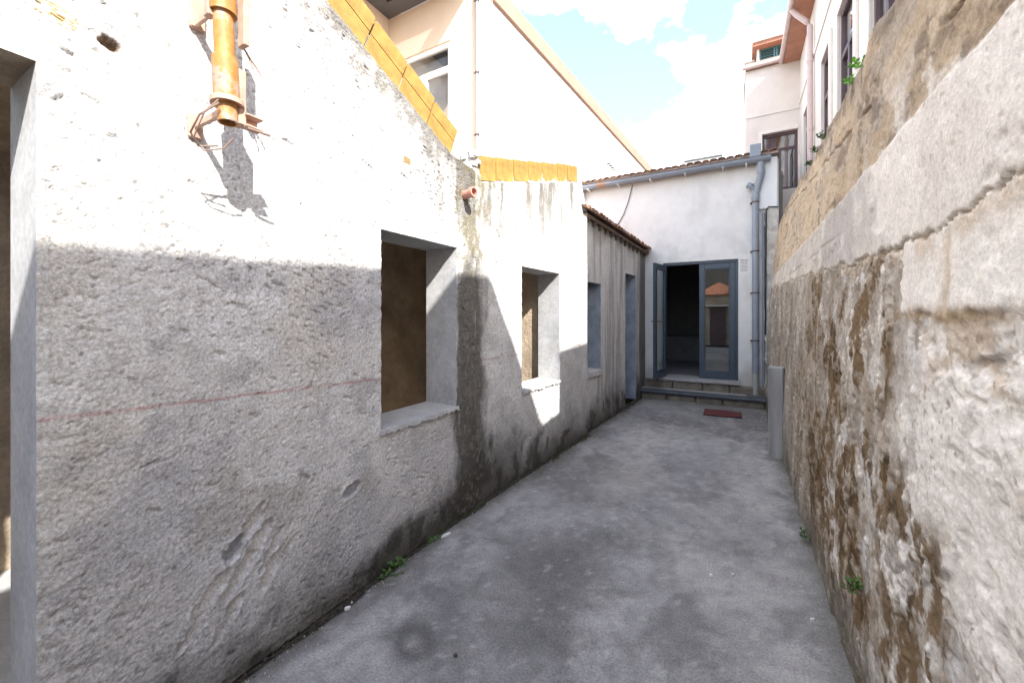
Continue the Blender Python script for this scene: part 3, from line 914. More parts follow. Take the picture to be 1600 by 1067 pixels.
# corbels under the eave
for i in range(13):
    s_ = .08 + i * .235
    p = p3(s_, 0)
    c_ = MB(); h = 2.79 - s_ * .032
    c_.prism([(-.02, h - .07), (.0, h - .075), (.045, h - .04), (.05, h - .012), (-.02, h - .012)], 'y', -.03, .03)
    cb = c_.build('corbel', 'rust_wood', w3)
    cb.location = (p[0], p[1], 0)

# ------------------------------------------------------------------ room behind the window holes
rm = thing('inner_room', 'dim brown-walled room seen through the large window hole', 'room')
def noisy_plane(name, p0, u, v, nu, nv, amp, nrm, material, parent, seed):
    U, V_ = np.meshgrid(np.linspace(0, 1, nu), np.linspace(0, 1, nv), indexing='ij')
    a = U.ravel()[:, None] * np.array(u) + V_.ravel()[:, None] * np.array(v) + np.array(p0)
    h = amp * (fbm(U.ravel() * 14, V_.ravel() * 10, seed, 5, .6) - .5)
    a = a + h[:, None] * np.array(nrm)
    idx = np.arange(nu * nv).reshape(nu, nv)
    F = np.stack([idx[:-1, :-1].ravel(), idx[1:, :-1].ravel(), idx[1:, 1:].ravel(), idx[:-1, 1:].ravel()], 1)
    return np_obj(name, a, F, material, None, parent)
noisy_plane('back_wall', (-3.75, -4, 0), (0, 8.4, 0), (0, 0, 2.5), 180, 60, .06, (1, 0, 0), 'brown_render', rm, 501)
B((-3.74, 4.24, 0), (-2.0, 4.40, 2.45)).build('partition', 'brown_render', rm)
m = MB(); m.box((-3.8, .0, 2.46), (-2.103, 2.62, 2.58)); m.box((-3.8, 2.621, 2.46), (-2.095, 4.4, 2.58))
m.build('ceiling_slab', 'brown_render', rm)
B((-3.8, -4, -.05), (-2.1, 4.3, .005)).build('floor', 'sill_concrete', rm)
B((-3.74, -1.5, 0), (-2.11, -1.35, 2.5)).build('partition', 'brown_render', rm)

# ------------------------------------------------------------------ house at the end of the yard
hb = thing('end_house', 'white rendered house end with grey gutter, double glass door and tiled roof', 'house')
FY = 7.95
def col_f(s, z):
    x = s - 3.1
    c = np.tile(np.array([.69, .68, .67]), (len(s), 1))
    c = mixc(c, (.57, .56, .55), .6 * sst(.5, .66, fbm(x * 2.2, z * .8, 901, 5, .6)))
    c = mixc(c, (.44, .44, .44), .35 * sst(.52, .68, fbm(x * 4, z * 3, 903, 5, .6)) * sst(.55, .0, np.abs(z - 2.75)))
    c = mixc(c, (.60, .55, .49), .5 * sst(3.75, 4.1, z + .2 * (fbm(x * 4, z * 4, 905) - .5)))  # warm tint painted under the eave in place of bounced light
    c = mixc(c, (.35, .33, .30), .7 * sst(.85, .25, z + .4 * (fbm(x * 5, z * 3, 907, 4) - .5)))
    c = mixc(c, (.45, .44, .42), .5 * sst(.42, .6, x) )
    return c
wall_sheet('front_wall', (-3.1, FY), (1, 0), [0, 1.90, 3.135, 3.72], [0, .36, 2.505], lambda s: 4.12 + 0 * np.asarray(s), [(1.90, 3.135, .36, 2.505)], .03, .03,
           lambda s, z: .010 * pfbm(s * 2, z * 2, 911, 3) + .002 * pfbm(s * 20, z * 20, 913, 2), col_f, .30, 'facade_render', hb, 'white_render', 'door_reveal')
m = MB()
m.box((.30, FY - .065, 3.30), (.60, FY - .002, 4.16))
pier = m.build('pier', 'white_render', hb, bevel=.012)
m = MB()
rnd = random.Random(5)
vs = []; fs = []
for i in range(30):
    z_ = 3.28 - i * .113
    w = rnd.uniform(-.02, .02)
    vs += [(.43 + w, FY - .13 + rnd.uniform(-.015, .015), z_), (.60 + w * .4, FY - .13 + rnd.uniform(-.015, .015), z_), (.60, FY, z_), (.43 + w, FY, z_)]
for i in range(29):
    a = 4 * i
    for q in range(4): fs.append((a + q, a + (q + 1) % 4, a + 4 + (q + 1) % 4, a + 4 + q))
fs += [(0, 1, 2, 3)]
m.add(vs, fs).build('rough_buttress', 'mortar', hb, smooth=False)
# interior
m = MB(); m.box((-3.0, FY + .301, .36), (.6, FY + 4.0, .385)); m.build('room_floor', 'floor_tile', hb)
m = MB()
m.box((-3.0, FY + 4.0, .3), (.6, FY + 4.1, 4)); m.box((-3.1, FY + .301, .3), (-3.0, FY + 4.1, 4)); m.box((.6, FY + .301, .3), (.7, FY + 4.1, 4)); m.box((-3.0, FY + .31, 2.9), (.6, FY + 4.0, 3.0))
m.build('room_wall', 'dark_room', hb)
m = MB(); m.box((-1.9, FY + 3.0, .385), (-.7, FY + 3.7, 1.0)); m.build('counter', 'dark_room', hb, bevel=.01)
# door frame and leaves
DX0, DX1, DZ0, DZ1 = -1.20, .035, .395, 2.505
m = MB()
m.box((DX0 + .001, FY + .02, DZ0), (DX0 + .045, FY + .10, DZ1 - .002)); m.box((DX1 - .045, FY + .02, DZ0), (DX1 - .001, FY + .10, DZ1 - .002)); m.box((DX0 + .046, FY + .02, DZ1 - .05), (DX1 - .046, FY + .10, DZ1 - .002))
m.build('door_frame', 'blue_paint', hb, bevel=.003)
def door_leaf(w, h, handle_side, label, gm='door_glass'):
    d_ = bpy.data.objects.new('door', None); COL.objects.link(d_); d_.parent = hb; d_['label'] = label
    st = .085
    m = MB()
    m.box((0, -.022, 0), (st, .022, h)); m.box((w - st, -.022, 0), (w, .022, h))
    m.box((st + .001, -.021, 0), (w - st - .001, .021, .12)); m.box((st + .001, -.021, h - st - .01), (w - st - .001, .021, h))
    m.build('leaf_frame', 'blue_paint', d_, bevel=.003)
    m = MB()
    for (a, b) in (((st + .001, -.018, .121), (st + .016, .018, h - st - .011)), ((w - st - .016, -.018, .121), (w - st - .001, .018, h - st - .011))): m.box(a, b)
    m.box((st + .017, -.018, .121), (w - st - .017, .018, .136)); m.box((st + .017, -.018, h - st - .026), (w - st - .017, .018, h - st - .011))
    m.build('glazing_bead', 'blue_paint', d_, bevel=.003)
    B((st + .004, -.003, .124), (w - st - .004, .003, h - st - .014)).build('pane', gm, d_)
    if handle_side:
        hx = w - st * .5
        m = MB(); m.box((hx - .018, -.032, .88), (hx + .018, .032, 1.12)); m.build('handle_plate', 'door_iron', d_, bevel=.003)
        m = MB()
        for sg in (-1, 1):
            m.tube([(hx, sg * .02, 1.02), (hx, sg * .065, 1.02), (hx - .02, sg * .072, 1.02), (hx - .11, sg * .07, 1.018)], .009, 8)
        m.build('handle', 'door_iron', d_)
    for hz in (.25, h * .5, h - .25):
        m = MB(); m.tube([(-.004, -.03, hz - .05), (-.004, -.03, hz + .05)], .01, 8)
        m.build('hinge', 'door_iron', d_)
    return d_
LW = (DX1 - DX0 - .094) / 2
dr = door_leaf(LW, DZ1 - DZ0 - .056, False, 'closed glazed door leaf')
dr.location = (DX1 - .047, FY + .055, DZ0 + .004); dr.rotation_euler = (0, 0, math.pi)
dl = door_leaf(LW, DZ1 - DZ0 - .056, True, 'glazed door leaf swung wide open', 'clear_glass')
dl.location = (DX0 + .05, FY - .01, DZ0 + .004); dl.rotation_euler = (0, 0, R(-101))
# sill stone and door step belong to the steps
st_ = thing('entrance_steps', 'low stone steps with dark slate tread below the glass doors', 'steps')
m = MB(); m.box((-1.25, FY - .16, .335), (.06, FY + .33, .392)); m.build('threshold', 'pale_marble', st_, bevel=.006)
for i, (a, b) in enumerate(((-1.52, -1.02), (-1.01, -.52), (-.51, -.10), (-.09, .43))):
    m = MB(); m.box((a, FY - .13, .16), (b, FY + .0, .333 + (.0 if i < 3 else -.02))); m.build('riser_stone', 'step_stone', st_, bevel=.012)
m = MB(); m.prism([(7.60, .115), (7.59, .14), (7.60, .172), (FY - .12, .178), (FY - .12, .115)], 'x', -1.56, .425); m.build('slate_tread', 'slate', st_, bevel=.006)
m = MB(); m.box((-1.54, 7.70, .178), (.15, FY - .131, .192)); m.build('marble_strip', 'pale_marble', st_, bevel=.004)
for i, (a, b) in enumerate(((-1.53, -1.1), (-1.09, -.62), (-.61, -.2), (-.19, .41))):
    m = MB(); m.box((a, 7.64, -.05), (b, FY - .125, .113)); m.build('riser_stone', 'step_stone', st_, bevel=.015)
# gutter
m = MB()
gp = []
n = 10
yc, zc, rr = FY - .14, 4.14, .075
for i in range(n + 1):
    a = math.pi + math.pi * i / n
    gp.append((yc + rr * math.cos(a), zc + rr * math.sin(a)))
for i in range(n + 1):
    a = 2 * math.pi - math.pi * i / n
    gp.append((yc + (rr - .006) * math.cos(a), zc + .002 + (rr - .006) * math.sin(a)))
m.prism(gp, 'x', -2.95, .50); m.smooth = True
m.build('gutter', 'pvc_grey', hb)
m = MB(); m.prism([(yc + (p - yc) * 1.03, zc + (q - zc) * 1.03 + .001) for p, q in gp], 'x', -2.42, -2.24); m.smooth = True  # coloured sleeve over the gutter that paints in a sunlit spot
m.build('gutter_sun_patch', 'peach_coping', hb, label='salmon coloured sunlit spot painted onto the grey gutter')
for x_ in (-2.6, -2.0, -1.4, -.8, -.2, .15):
    m = MB(); m.box((x_ - .012, yc - rr - .004, zc - rr - .012), (x_ + .012, FY - .001, zc - rr - .002)); m.build('gutter_bracket', 'white_paint', hb)
m = MB(); m.box((.20, yc - .07, 4.15), (.36, yc + .07, 4.36)); m.build('gutter_hopper', 'pvc_grey', hb, bevel=.008)
# downpipe
PY = FY - .10
m = MB(); m.tube([(.36, PY - .02, 4.09), (.36, PY - .02, 3.86), (.345, PY, 3.80), (.30, PY, 3.62), (.285, PY, 3.55), (.285, PY, .55)], .052, 16)
m.build('downpipe', 'pvc_grey', hb)
m = MB(); m.tube([(.285, PY, .56), (.285, PY, .19)], .046, 16); m.build('downpipe_foot', 'grey_post', hb)
m = MB(); m.tube([(.285, PY, 3.52), (.268, PY, 3.62), (.225, PY, 3.70), (.175, PY + .01, 3.73)], .05, 16); m.build('pipe_branch', 'pvc_grey', hb)
for z_ in (3.50, 3.92):
    x_ = .285 if z_ < 3.6 else .36
    yy_ = PY if z_ < 3.6 else PY - .02
    m = MB(); m.hollow((x_, yy_, z_ - .035), (x_, yy_, z_ + .035), .058, .051, 16); m.build('pipe_collar', 'pvc_grey', hb)
for z_ in (3.42, 2.6, 1.9, 1.1):
    m = MB(); m.hollow((.285, PY, z_ - .012), (.285, PY, z_ + .012), .057, .0515, 16); m.box((.21, PY - .005, z_ - .008), (.236, FY - .001, z_ + .008)); m.build('pipe_clamp', 'door_iron', hb)
m = MB(); m.tube([(.40, FY - .03, 3.25), (.40, FY - .03, .2)], .022, 10); m.build('thin_pipe', 'pvc_grey', hb)
m = MB(); m.tube([(.60, FY - .10, 3.30), (.47, FY - .14, 3.31), (.435, FY - .145, 3.26), (.43, FY - .15, 2.6), (.425, FY - .14, 1.2)], .011, 8); m.build('conduit', 'black_cable', hb)
# roof: deck, corrugated rear part and the first course of barrel tiles
m = MB(); m.prism([(FY - .10, 4.155), (FY - .10, 4.185), (10.3, 4.185 + 2.45 * .26), (10.3, 4.06 + 2.45 * .26), (FY + .2, 4.121)], 'x', -3.15, .62); m.build('roof_deck', 'rust_wood', hb)
lay_tiles(hb, (-3.05, FY - .15, 4.20), (1, 0), (0, 1), 29, .126, 1, .26, [t_cov2, t_cov2, t_cov], [t_pan])
B((-3.05, FY - .125, 4.186), (.60, FY - .09, 4.222)).build('eave_mortar', 'eave_fill', hb)
m = MB(); vs = []
nn = 170
for i in range(nn + 1):
    x_ = -3.15 + i * 3.77 / nn
    w = .05 * abs(math.sin(math.pi * (x_ + 3.05) / .212))
    vs += [(x_, FY + .2, 4.27 + w), (x_, 10.3, 4.29 + .26 * 2.1 + w)]
m.add(vs, [(2 * i, 2 * i + 1, 2 * i + 3, 2 * i + 2) for i in range(nn)]).build('roof', 'terracotta_old', hb)
# hanging cable, notice, scribble
m = MB(); m.tube([(-1.755, FY - .02, 4.06), (-1.79, FY - .025, 3.92), (-1.84, FY - .02, 3.74), (-1.92, FY - .02, 3.52), (-2.00, FY - .02, 3.38), (-2.06, FY - .015, 3.30)], .008, 6)
tag(m.build('hanging_cable', 'black_cable'), 'thin black cable hanging below the grey gutter on white render', 'cable')
nt_ = thing('paper_notice', 'small printed paper notice stuck beside the glass door', 'notice')
B((.058, FY - .004, 2.25), (.188, FY - .001, 2.50)).build('sheet', 'paper', nt_)
rnd = random.Random(2)
for i in range(9):
    z_ = 2.475 - i * .024
    x_ = .068
    m = MB()
    while x_ < .172:
        w = rnd.uniform(.006, .022); w = min(w, .178 - x_)
        m.box((x_, FY - .0062, z_ - .005), (x_ + w, FY - .0045, z_ + (.003 if i else .008))); x_ += w + .005
    m.build('printed_line', 'ink', nt_)
m = MB(); rnd = random.Random(6)
for i in range(7):
    x_ = -.63 + i * .011; m.tube([(x_, FY - .003, 2.74 + rnd.uniform(0, .05)), (x_ + rnd.uniform(-.02, .02), FY - .003, 2.80 + rnd.uniform(0, .05))], .0022, 5)
m.build('scribble', 'ink', hb, label='small dark scribbled mark above the door')

# ------------------------------------------------------------------ tall boundary wall on the right
def rw_x(y, z):
    zt = rw_top(y)
    xt = np.interp(y, [-6, 2.15, 2.9, 4.25, 6.2, 8], [.45, .45, .48, .53, .57, .60])
    f = np.clip(z / 1.75, 0, 1)
    lo = .42 + .05 * f
    up = .47 + (xt - .47) * np.clip((z - 1.75) / (zt - 1.75), 0, 1)
    return np.where(z < 1.75, lo, up)
def rw_top(y):
    y = np.asarray(y)
    return np.interp(y, [-6, 1.2, 1.81, 2.08, 2.13, 2.53, 3.32, 6.1, 8], [2.48, 2.51, 2.575, 2.615, 2.59, 2.625, 2.705, 2.975, 3.02]) + .03 * (fbm(y * 3.5, y * 0, 611, 4) - .5)
def rw_crack(y):
    return np.interp(y, [-6, 1.1, 1.45, 1.95, 3.8, 8], [1.78, 1.78, 1.735, 1.735, 1.82, 1.96]) + .055 * pfbm(y * 4.3, y * 0, 613, 6, .62)
def build_right_wall():
    root = thing('boundary_wall', 'tall old boundary wall with peeling white plaster and brown moss streaks', 'wall')
    ys = np.concatenate([np.arange(-6, .5, .15), np.arange(.5, 1.9, .0075), np.arange(1.9, 3.0, .0105), np.arange(3.0, 4.8, .017), np.arange(4.8, 7.92, .032), [7.92]])
    nz = 350
    YY, TT = np.meshgrid(ys, np.linspace(0, 1, nz), indexing='ij')
    ZZ = TT * rw_top(ys)[:, None]
    y = YY.ravel(); z = ZZ.ravel(); n = len(y)
    ck = rw_crack(y)
    x = rw_x(y, z)
    wy = y + .05 * pfbm(y * 7, z * 7, 701, 4, .6); wz = z + .05 * pfbm(y * 7 + 40, z * 7, 702, 4, .6)
    led = 1.515 + .018 * pfbm(y * 9, y * 0, 617, 4, .6)
    lowm = sst(.008, -.008, z - np.where(y < 1.78 + .1 * pfbm(y * 0, z * 9, 618, 3), led, ck))
    cd = z - ck
    up = sst(.0, .02, cd)
    far = sst(1.9, 3.4, y)
    dt = rw_top(y) - z
    # relief
    d = .020 * pfbm(y * 1.2, z * 1.2, 621, 3)
    d += lowm * (.010 * pfbm(y * 4.2, z * 5, 623, 3) + .0035 * pfbm(y * 14, z * 15, 624, 3, .6) + .0028 * pfbm(y * 46, z * 46, 630, 2, .7) + .0018 * grain(n, 12) - .009)
    d += lowm * sst(1.7, 1.2, y) * .016 * pfbm(y * 3.0, z * 3.0, 622, 3)
    d += (1 - lowm) * (.004 * pfbm(y * 7, z * 7, 625, 3) + .0010 * pfbm(y * 50, z * 50, 626, 2) + .0004 * grain(n, 13) - .006 * sst(.55, .6, fbm(y * 3.5, z * 3.5, 628, 5, .55)))
    pl = pfbm(wy * 3.2, wz * 2.2, 627, 6, .62)
    plm = sst(.03, .06, pl) * lowm
    d += plm * .008
    pits = sst(.40, .5, pn(y * 23, z * 27, 631)) * lowm
    d -= .007 * pits * sst(.45, .6, fbm(y * 3, z * 3, 634, 2))
    stones = sst(.46, .54, pn(y * 8, z * 9, 632)) * lowm * sst(1.1, 1.3, z) * sst(1.9, 1.5, y)
    d -= .012 * stones
    # the long crack, plaster below it slightly set back
    cw = .003 + .0045 * sst(.5, .9, vn(y * 7, y * 0, 633))
    crk = np.exp(-(cd / cw) ** 2)
    d -= .014 * crk
    d -= .004 * sst(.0, -.012, cd) * sst(-.30, -.10, cd) * (1 - lowm)
    seam = np.abs(y - 1.435 - .02 * pfbm(z * 9, z * 0, 635, 3))
    sm = np.exp(-(seam / .012) ** 2) * sst(1.5, 1.52, z) * sst(1.74, 1.7, z)
    d -= .012 * sm
    dc = z - (1.03 - (1.72 - y) * .62 - .25 * np.clip(1.3 - y, 0, 9) * 0 + .04 * pfbm(y * 7, y * 0, 637, 4))
    dcm = np.exp(-(dc / .009) ** 2) * sst(1.78, 1.68, y)
    d -= .012 * dcm
    d += .007 * sst(0, .02, dc) * sst(.35, .05, dc) * sst(1.78, 1.68, y)
    jz = np.abs(((z - 1.93) / .20) % 1 - .5); row = np.floor((z - 1.93) / .20)
    jy = np.abs((y / .40 + row * .5) % 1 - .5)
    jt = np.maximum(np.exp(-((.5 - jz) / .03) ** 2), np.exp(-((.5 - jy) / .018) ** 2)) * sst(.3, .6, vn(y * 4, z * 4, 639))
    d -= .007 * jt * up * far
    band = 2.10 + .012 * pfbm(y * 6, y * 0, 641, 4) + .03 * sst(3.5, 7, y)
    bm_ = sst(-.004, .008, z - band)
    d += bm_ * (.009 * pfbm(y * 14, z * 16, 643, 4, .65) + .0014 * grain(n, 14) - .006)
    fz = z - (2.22 + .13 * (y - 1.2) + .03 * pfbm(y * 8, y * 0, 645, 4))
    fis = np.exp(-(fz / .006) ** 2) * bm_ * sst(.42, .6, vn(y * 6, y * 0, 646))
    d -= .018 * fis
    d -= .025 * sst(.05, 0, dt) * vn(y * 9, y * 0, 647)
    V = np.stack([x - d, y, z], 1)
    n_y = len(ys)
    idx = np.arange(n_y * nz).reshape(n_y, nz)
    F = np.stack([idx[:-1, :-1].ravel(), idx[:-1, 1:].ravel(), idx[1:, 1:].ravel(), idx[1:, :-1].ravel()], 1)
    nb = len(V)
    zt = rw_top(ys)
    T1 = np.stack([V[idx[:, -1], 0] + .30, ys, zt - .02], 1); T2 = np.stack([T1[:, 0] + .02, ys, np.zeros(n_y)], 1)
    V = np.concatenate([V, T1, T2])
    a = np.arange(n_y - 1)
    F = np.concatenate([F, np.stack([idx[:-1, -1], nb + a, nb + a + 1, idx[1:, -1]], 1), np.stack([nb + a, nb + n_y + a, nb + n_y + a + 1, nb + a + 1], 1)])
    # ---- colour of the plaster, rubble, ochre render and moss
    c = np.tile(np.array([.89, .83, .755]), (n, 1))
    c = mixc(c, (.76, .69, .62), .6 * sst(.48, .66, fbm(wy * 2.2, wz * 2.2, 651, 6, .6)))
    rub = np.tile(np.array([.58, .53, .475]), (n, 1))
    rub = mixc(rub, (.68, .655, .63), sst(.46, .56, fbm(wy * 5, wz * 5, 653, 6, .65)))
    rub = mixc(rub, (.30, .235, .17), .85 * sst(.54, .62, fbm(wy * 7, wz * 6, 655, 6, .65)))
    rub = mixc(rub, (.86, .80, .73), plm * .9)
    near = sst(1.85, 1.25, y + .35 * pfbm(y * 4, z * 3, 657, 4))
    rub = mixc(rub, (.88, .82, .745), .9 * near * sst(.60, .50, fbm(wy * 4.5, wz * 4.5, 659, 6, .62)))
    rub = mixc(rub, (.54, .42, .30), .75 * near * sst(.56, .66, fbm(wy * 6, wz * 6, 660, 5, .6)) * sst(1.0, 1.35, z))
    c = c * (1 - lowm[:, None]) + rub * lowm[:, None]
    c = mixc(c, (.36, .25, .14), .8 * np.exp(-((z - led + .012) / .022) ** 2) * (y < 1.85) * sst(.3, .55, fbm(y * 15, z * 15, 661, 4)))
    c = mixc(c, (.22, .15, .09), .85 * crk)
    c = mixc(c, (.56, .42, .27), .55 * np.exp(-((cd + .03) / .035) ** 2) * sst(.45, .6, fbm(wy * 7, wz * 7, 663, 5)))
    c = mixc(c, (.58, .43, .27), .6 * np.exp(-(seam / .025) ** 2) * sst(1.45, 1.52, z) * sst(1.74, 1.7, z))
    c = mixc(c, (.34, .29, .24), .6 * dcm)
    # grey smudges below the ochre band, grey blocks further on
    zone = up * (1 - bm_)
    c = mixc(c, (.43, .40, .385), .75 * zone * sst(1.85, 2.6, y + .8 * pfbm(y * 3, z * 3, 670, 4)) * sst(.40, .60, fbm(wy * 3.2, wz * 3.2, 671, 6, .62)))
    c = mixc(c, (.47, .41, .355), .55 * zone * far)
    c = mixc(c, (.26, .23, .20), .5 * jt * up * far)
    # ochre render
    ob = np.tile(np.array([.50, .385, .265]), (n, 1))
    ob = mixc(ob, (.40, .34, .275), .75 * sst(.47, .62, fbm(wy * 3.0, wz * 6, 665, 6, .65)))
    ob = mixc(ob, (.60, .48, .35), .7 * sst(.5, .36, fbm(wy * 5, wz * 5, 666, 5, .6)))
    ob = mixc(ob, (.74, .68, .61), .9 * sst(.54, .64, fbm(wy * 3.6, wz * 3.0, 667, 6, .65)) * sst(2.38, 2.16, z) * sst(2.6, 1.7, y))
    ob = mixc(ob, (.16, .125, .09), .75 * sst(.13, .0, dt + .16 * pfbm(y * 7, z * 9, 669, 5, .6)))
    ob = mixc(ob, (.14, .10, .07), .6 * sst(.58, .68, fbm(wy * 5, wz * 9, 668, 6, .65)))
    ob = mixc(ob, (.15, .10, .06), .7 * fis)
    c = c * (1 - bm_[:, None]) + ob * bm_[:, None]
    # weathered far part
    fl = sst(2.4, 3.6, y) * lowm
    c = mixc(c, (.40, .35, .30), .6 * fl)
    c = mixc(c, (.13, .11, .09), .75 * fl * sst(.44, .60, fbm(wy * 4.2, wz * 1.5, 673, 6, .65)))
    # bare grey-brown ground between the plaster remnants
    peel = sst(1.62, 1.9, y + .35 * pfbm(y * 4, z * 2.5, 690, 5, .6)) * lowm
    c = mixc(c, (.40, .335, .27), .7 * peel * sst(.44, .52, fbm(wy * 5.0, wz * 4.4, 691, 7, .7)))
    c = mixc(c, (.27, .225, .18), .6 * peel * sst(.52, .60, fbm(wy * 9, wz * 7, 692, 6, .7)))
    # moss and rust runs
    reg = sst(1.75, 1.95, y + .3 * pfbm(y * 3, z * 2, 675, 3)) * sst(4.8, 2.9, y) * sst(.02, -.03, cd + .06 * pfbm(y * 9, z * 0, 676, 3))
    reg2 = sst(1.30, 1.42, y - .25 * (.95 - z) * .4) * sst(2.0, 1.75, y) * sst(1.02, .88, z + .12 * pfbm(y * 6, z * 4, 677, 3))
    st = fbm(wy * 4.4, wz * 2.9, 679, 7, .68)
    ms = np.maximum(sst(.47, .53, st) * reg, sst(.44, .50, st) * reg2 * .95)
    c = mixc(c, (.34, .26, .18), .6 * np.maximum(reg, reg2) * sst(.42, .53, st))
    c = mixc(c, (.22, .18, .14), .55 * np.maximum(reg, reg2) * sst(.50, .60, fbm(wy * 18, wz * 10, 686, 5, .7)))
    brk = sst(.36, .46, fbm(wy * 22, wz * 17, 681, 4, .6))
    c = mixc(c, (.165, .098, .040), .92 * ms * brk)
    c = mixc(c, (.070, .045, .022), .8 * ms * brk * sst(.50, .62, fbm(wy * 16, wz * 12, 682, 4, .6)))
    spk = sst(.52, .62, pn(y * 55, z * 48, 695) + .9 * (fbm(y * 4, z * 4, 696, 4) - .5)) * lowm
    c = mixc(c, (.30, .235, .17), .7 * spk)
    c = mixc(c, (.45, .38, .30), .6 * (1 - lowm) * (1 - bm_) * sst(.62, .70, pn(y * 38, z * 38, 697) + .5 * (fbm(y * 3, z * 3, 698, 4) - .5)))
    # damp foot
    gr = sst(0, 1, (.34 + .32 * pfbm(y * 3, z * 2, 683, 4) - z) / .34)
    c = mixc(c, (.20, .18, .15), .75 * gr * sst(1.25, 1.7, y))
    c = mixc(c, (.13, .115, .09), .6 * gr * sst(.48, .6, fbm(wy * 9, wz * 7, 685, 5, .65)) * sst(1.25, 1.7, y))
    c = np.concatenate([c, np.tile(np.array([.2, .17, .13]), (2 * n_y, 1))])
    np_obj('wall_face', V, F, 'old_plaster', c, root)
    return root
rw = build_right_wall()

# leaning concrete post by that wall
m = MB(); m.prism([(.300, 5.06), (.430, 5.06), (.452, 5.10), (.452, 5.19), (.312, 5.19)], 'z', -.03, .965)
tag(m.build('concrete_post', 'grey_post', bevel=.008), 'short grey concrete post standing against the tall boundary wall', 'post')

# ------------------------------------------------------------------ cream building with canopy behind the ruined walls
cb = thing('gabled_building', 'bright white building with peach coping and beige balcony front', 'building')
ang = R(4.4)
wd = Vector((math.sin(ang), math.cos(ang), 0)); wn_ = Vector((math.cos(ang), -math.sin(ang), 0))
C0 = Vector((-3.0, 4.43, 0))
def quadbox(p0, d, n, l0, l1, t0, t1, z0, z1):
    vs = []
    for z_ in (z0, z1):
        for (l, t) in ((l0, t0), (l1, t0), (l1, t1), (l0, t1)):
            q = p0 + d * l + n * t; vs.append((q.x, q.y, z_))
    return MB().add(vs, [(3, 2, 1, 0), (4, 5, 6, 7), (0, 1, 5, 4), (1, 2, 6, 5), (2, 3, 7, 6), (3, 0, 4, 7)])
quadbox(C0, wd, wn_, .302, 9.2, -.3, 0, 0, 5.9).build('side_wall', 'white_wall', cb)
for i in range(6):
    quadbox(C0, wd, wn_, .31 + i * 1.49, .31 + i * 1.49 + 1.485, -.34, .045, 5.9, 6.17).build('coping', 'peach_coping', cb, bevel=.008)
# beige front with a window opening
m = MB(); wx0, wx1, wz0, wz1 = -4.45, -3.47, 3.1, 5.35
m.box((-4.64, 4.43, 0), (wx0, 4.73, 6.15)); m.box((wx1, 4.43, 0), (-3.0, 4.73, 6.049)); m.box((wx0, 4.43, wz1), (wx1, 4.73, 6.049)); m.box((wx0, 4.43, 0), (wx1, 4.73, wz0))
m.build('front_wall', 'beige_wall', cb)
B((-4.94, 2.6, 0), (-4.642, 4.73, 6.15)).build('return_wall', 'beige_wall', cb)
wv = bpy.data.objects.new('window', None); COL.objects.link(wv); wv.parent = cb
m = MB()
m.box((wx0, 4.45, wz1 - .07), (wx1, 4.51, wz1)); m.box((wx0, 4.45, wz0), (wx0 + .07, 4.51, wz1 - .071)); m.box((wx1 - .05, 4.45, wz0), (wx1, 4.51, wz1 - .071))
m.box((wx0 + .071, 4.45, 4.93), (wx1 - .051, 4.51, 5.02)); m.box((-3.99, 4.45, wz0), (-3.91, 4.51, 4.929)); m.box((wx0 + .071, 4.45, wz0), (-3.991, 4.51, wz0 + .08)); m.box((-3.909, 4.45, wz0), (wx1 - .051, 4.51, wz0 + .08))
m.build('frame', 'white_paint', wv, bevel=.004)
B((wx0 + .072, 4.478, 5.021), (wx1 - .052, 4.482, wz1 - .072)).build('pane', 'window_glass', wv)
B((wx0 + .072, 4.478, wz0 + .081), (-3.992, 4.482, 4.928)).build('pane', 'window_glass', wv)
B((-3.908, 4.478, wz0 + .081), (wx1 - .052, 4.482, 4.928)).build('pane', 'window_glass', wv)
m = MB(); m.box((wx0 + .05, 4.515, wz0), (wx1 - .02, 4.519, wz1 - .14)); m.build('curtain_or_glare', 'curtain_or_glare', wv)  # pale sheet added behind the panes to imitate their bright reflection
m = MB(); m.box((-4.64, 6.2, 2.9), (-3.31, 6.25, 5.9)); m.build('room_wall', 'white_wall', cb)
m = MB(); m.box((-4.64, 4.731, 2.85), (-3.31, 6.2, 2.9)); m.build('room_floor', 'floor_tile', cb)
m = MB(); m.box((-4.68, 4.731, 2.9), (-4.64, 6.25, 5.9)); m.build('room_side', 'white_wall', cb)
m = MB(); m.box((-4.64, 4.731, 5.9), (-3.31, 6.2, 5.95)); m.build('room_ceiling', 'beige_wall', cb)
# canopy with glazed panel
m = MB()
m.box((-4.64, 4.18, 6.05), (-2.98, 4.429, 6.2)); m.box((-4.64, 3.0, 6.05), (-4.40, 4.179, 6.2)); m.box((-3.2, 3.0, 6.05), (-2.98, 4.179, 6.2)); m.box((-4.64, 2.7, 6.05), (-2.98, 2.999, 6.2))
m.build('canopy', 'soffit_grey', cb)
m = MB(); m.box((-4.40, 4.15, 6.06), (-3.2, 4.179, 6.15)); m.box((-4.40, 3.0, 6.06), (-4.37, 4.149, 6.15)); m.build('canopy_frame', 'black_cable', cb)
B((-4.37, 3.0, 6.12), (-3.2, 4.15, 6.13)).build('canopy_pane', 'window_glass', cb)
# corner pipe
m = MB(); m.tube([(-2.985, 4.385, .2), (-2.985, 4.385, 6.3)], .022, 12); m.build('downpipe', 'pvc_grey', cb)
for z_ in (5.67, 4.72, 3.9):
    m = MB(); m.hollow((-2.985, 4.385, z_ - .012), (-2.985, 4.385, z_ + .012), .028, .0225, 14); m.box((-3.03, 4.37, z_ - .006), (-2.94, 4.376, z_ + .006)); m.build('pipe_clamp', 'door_iron', cb)
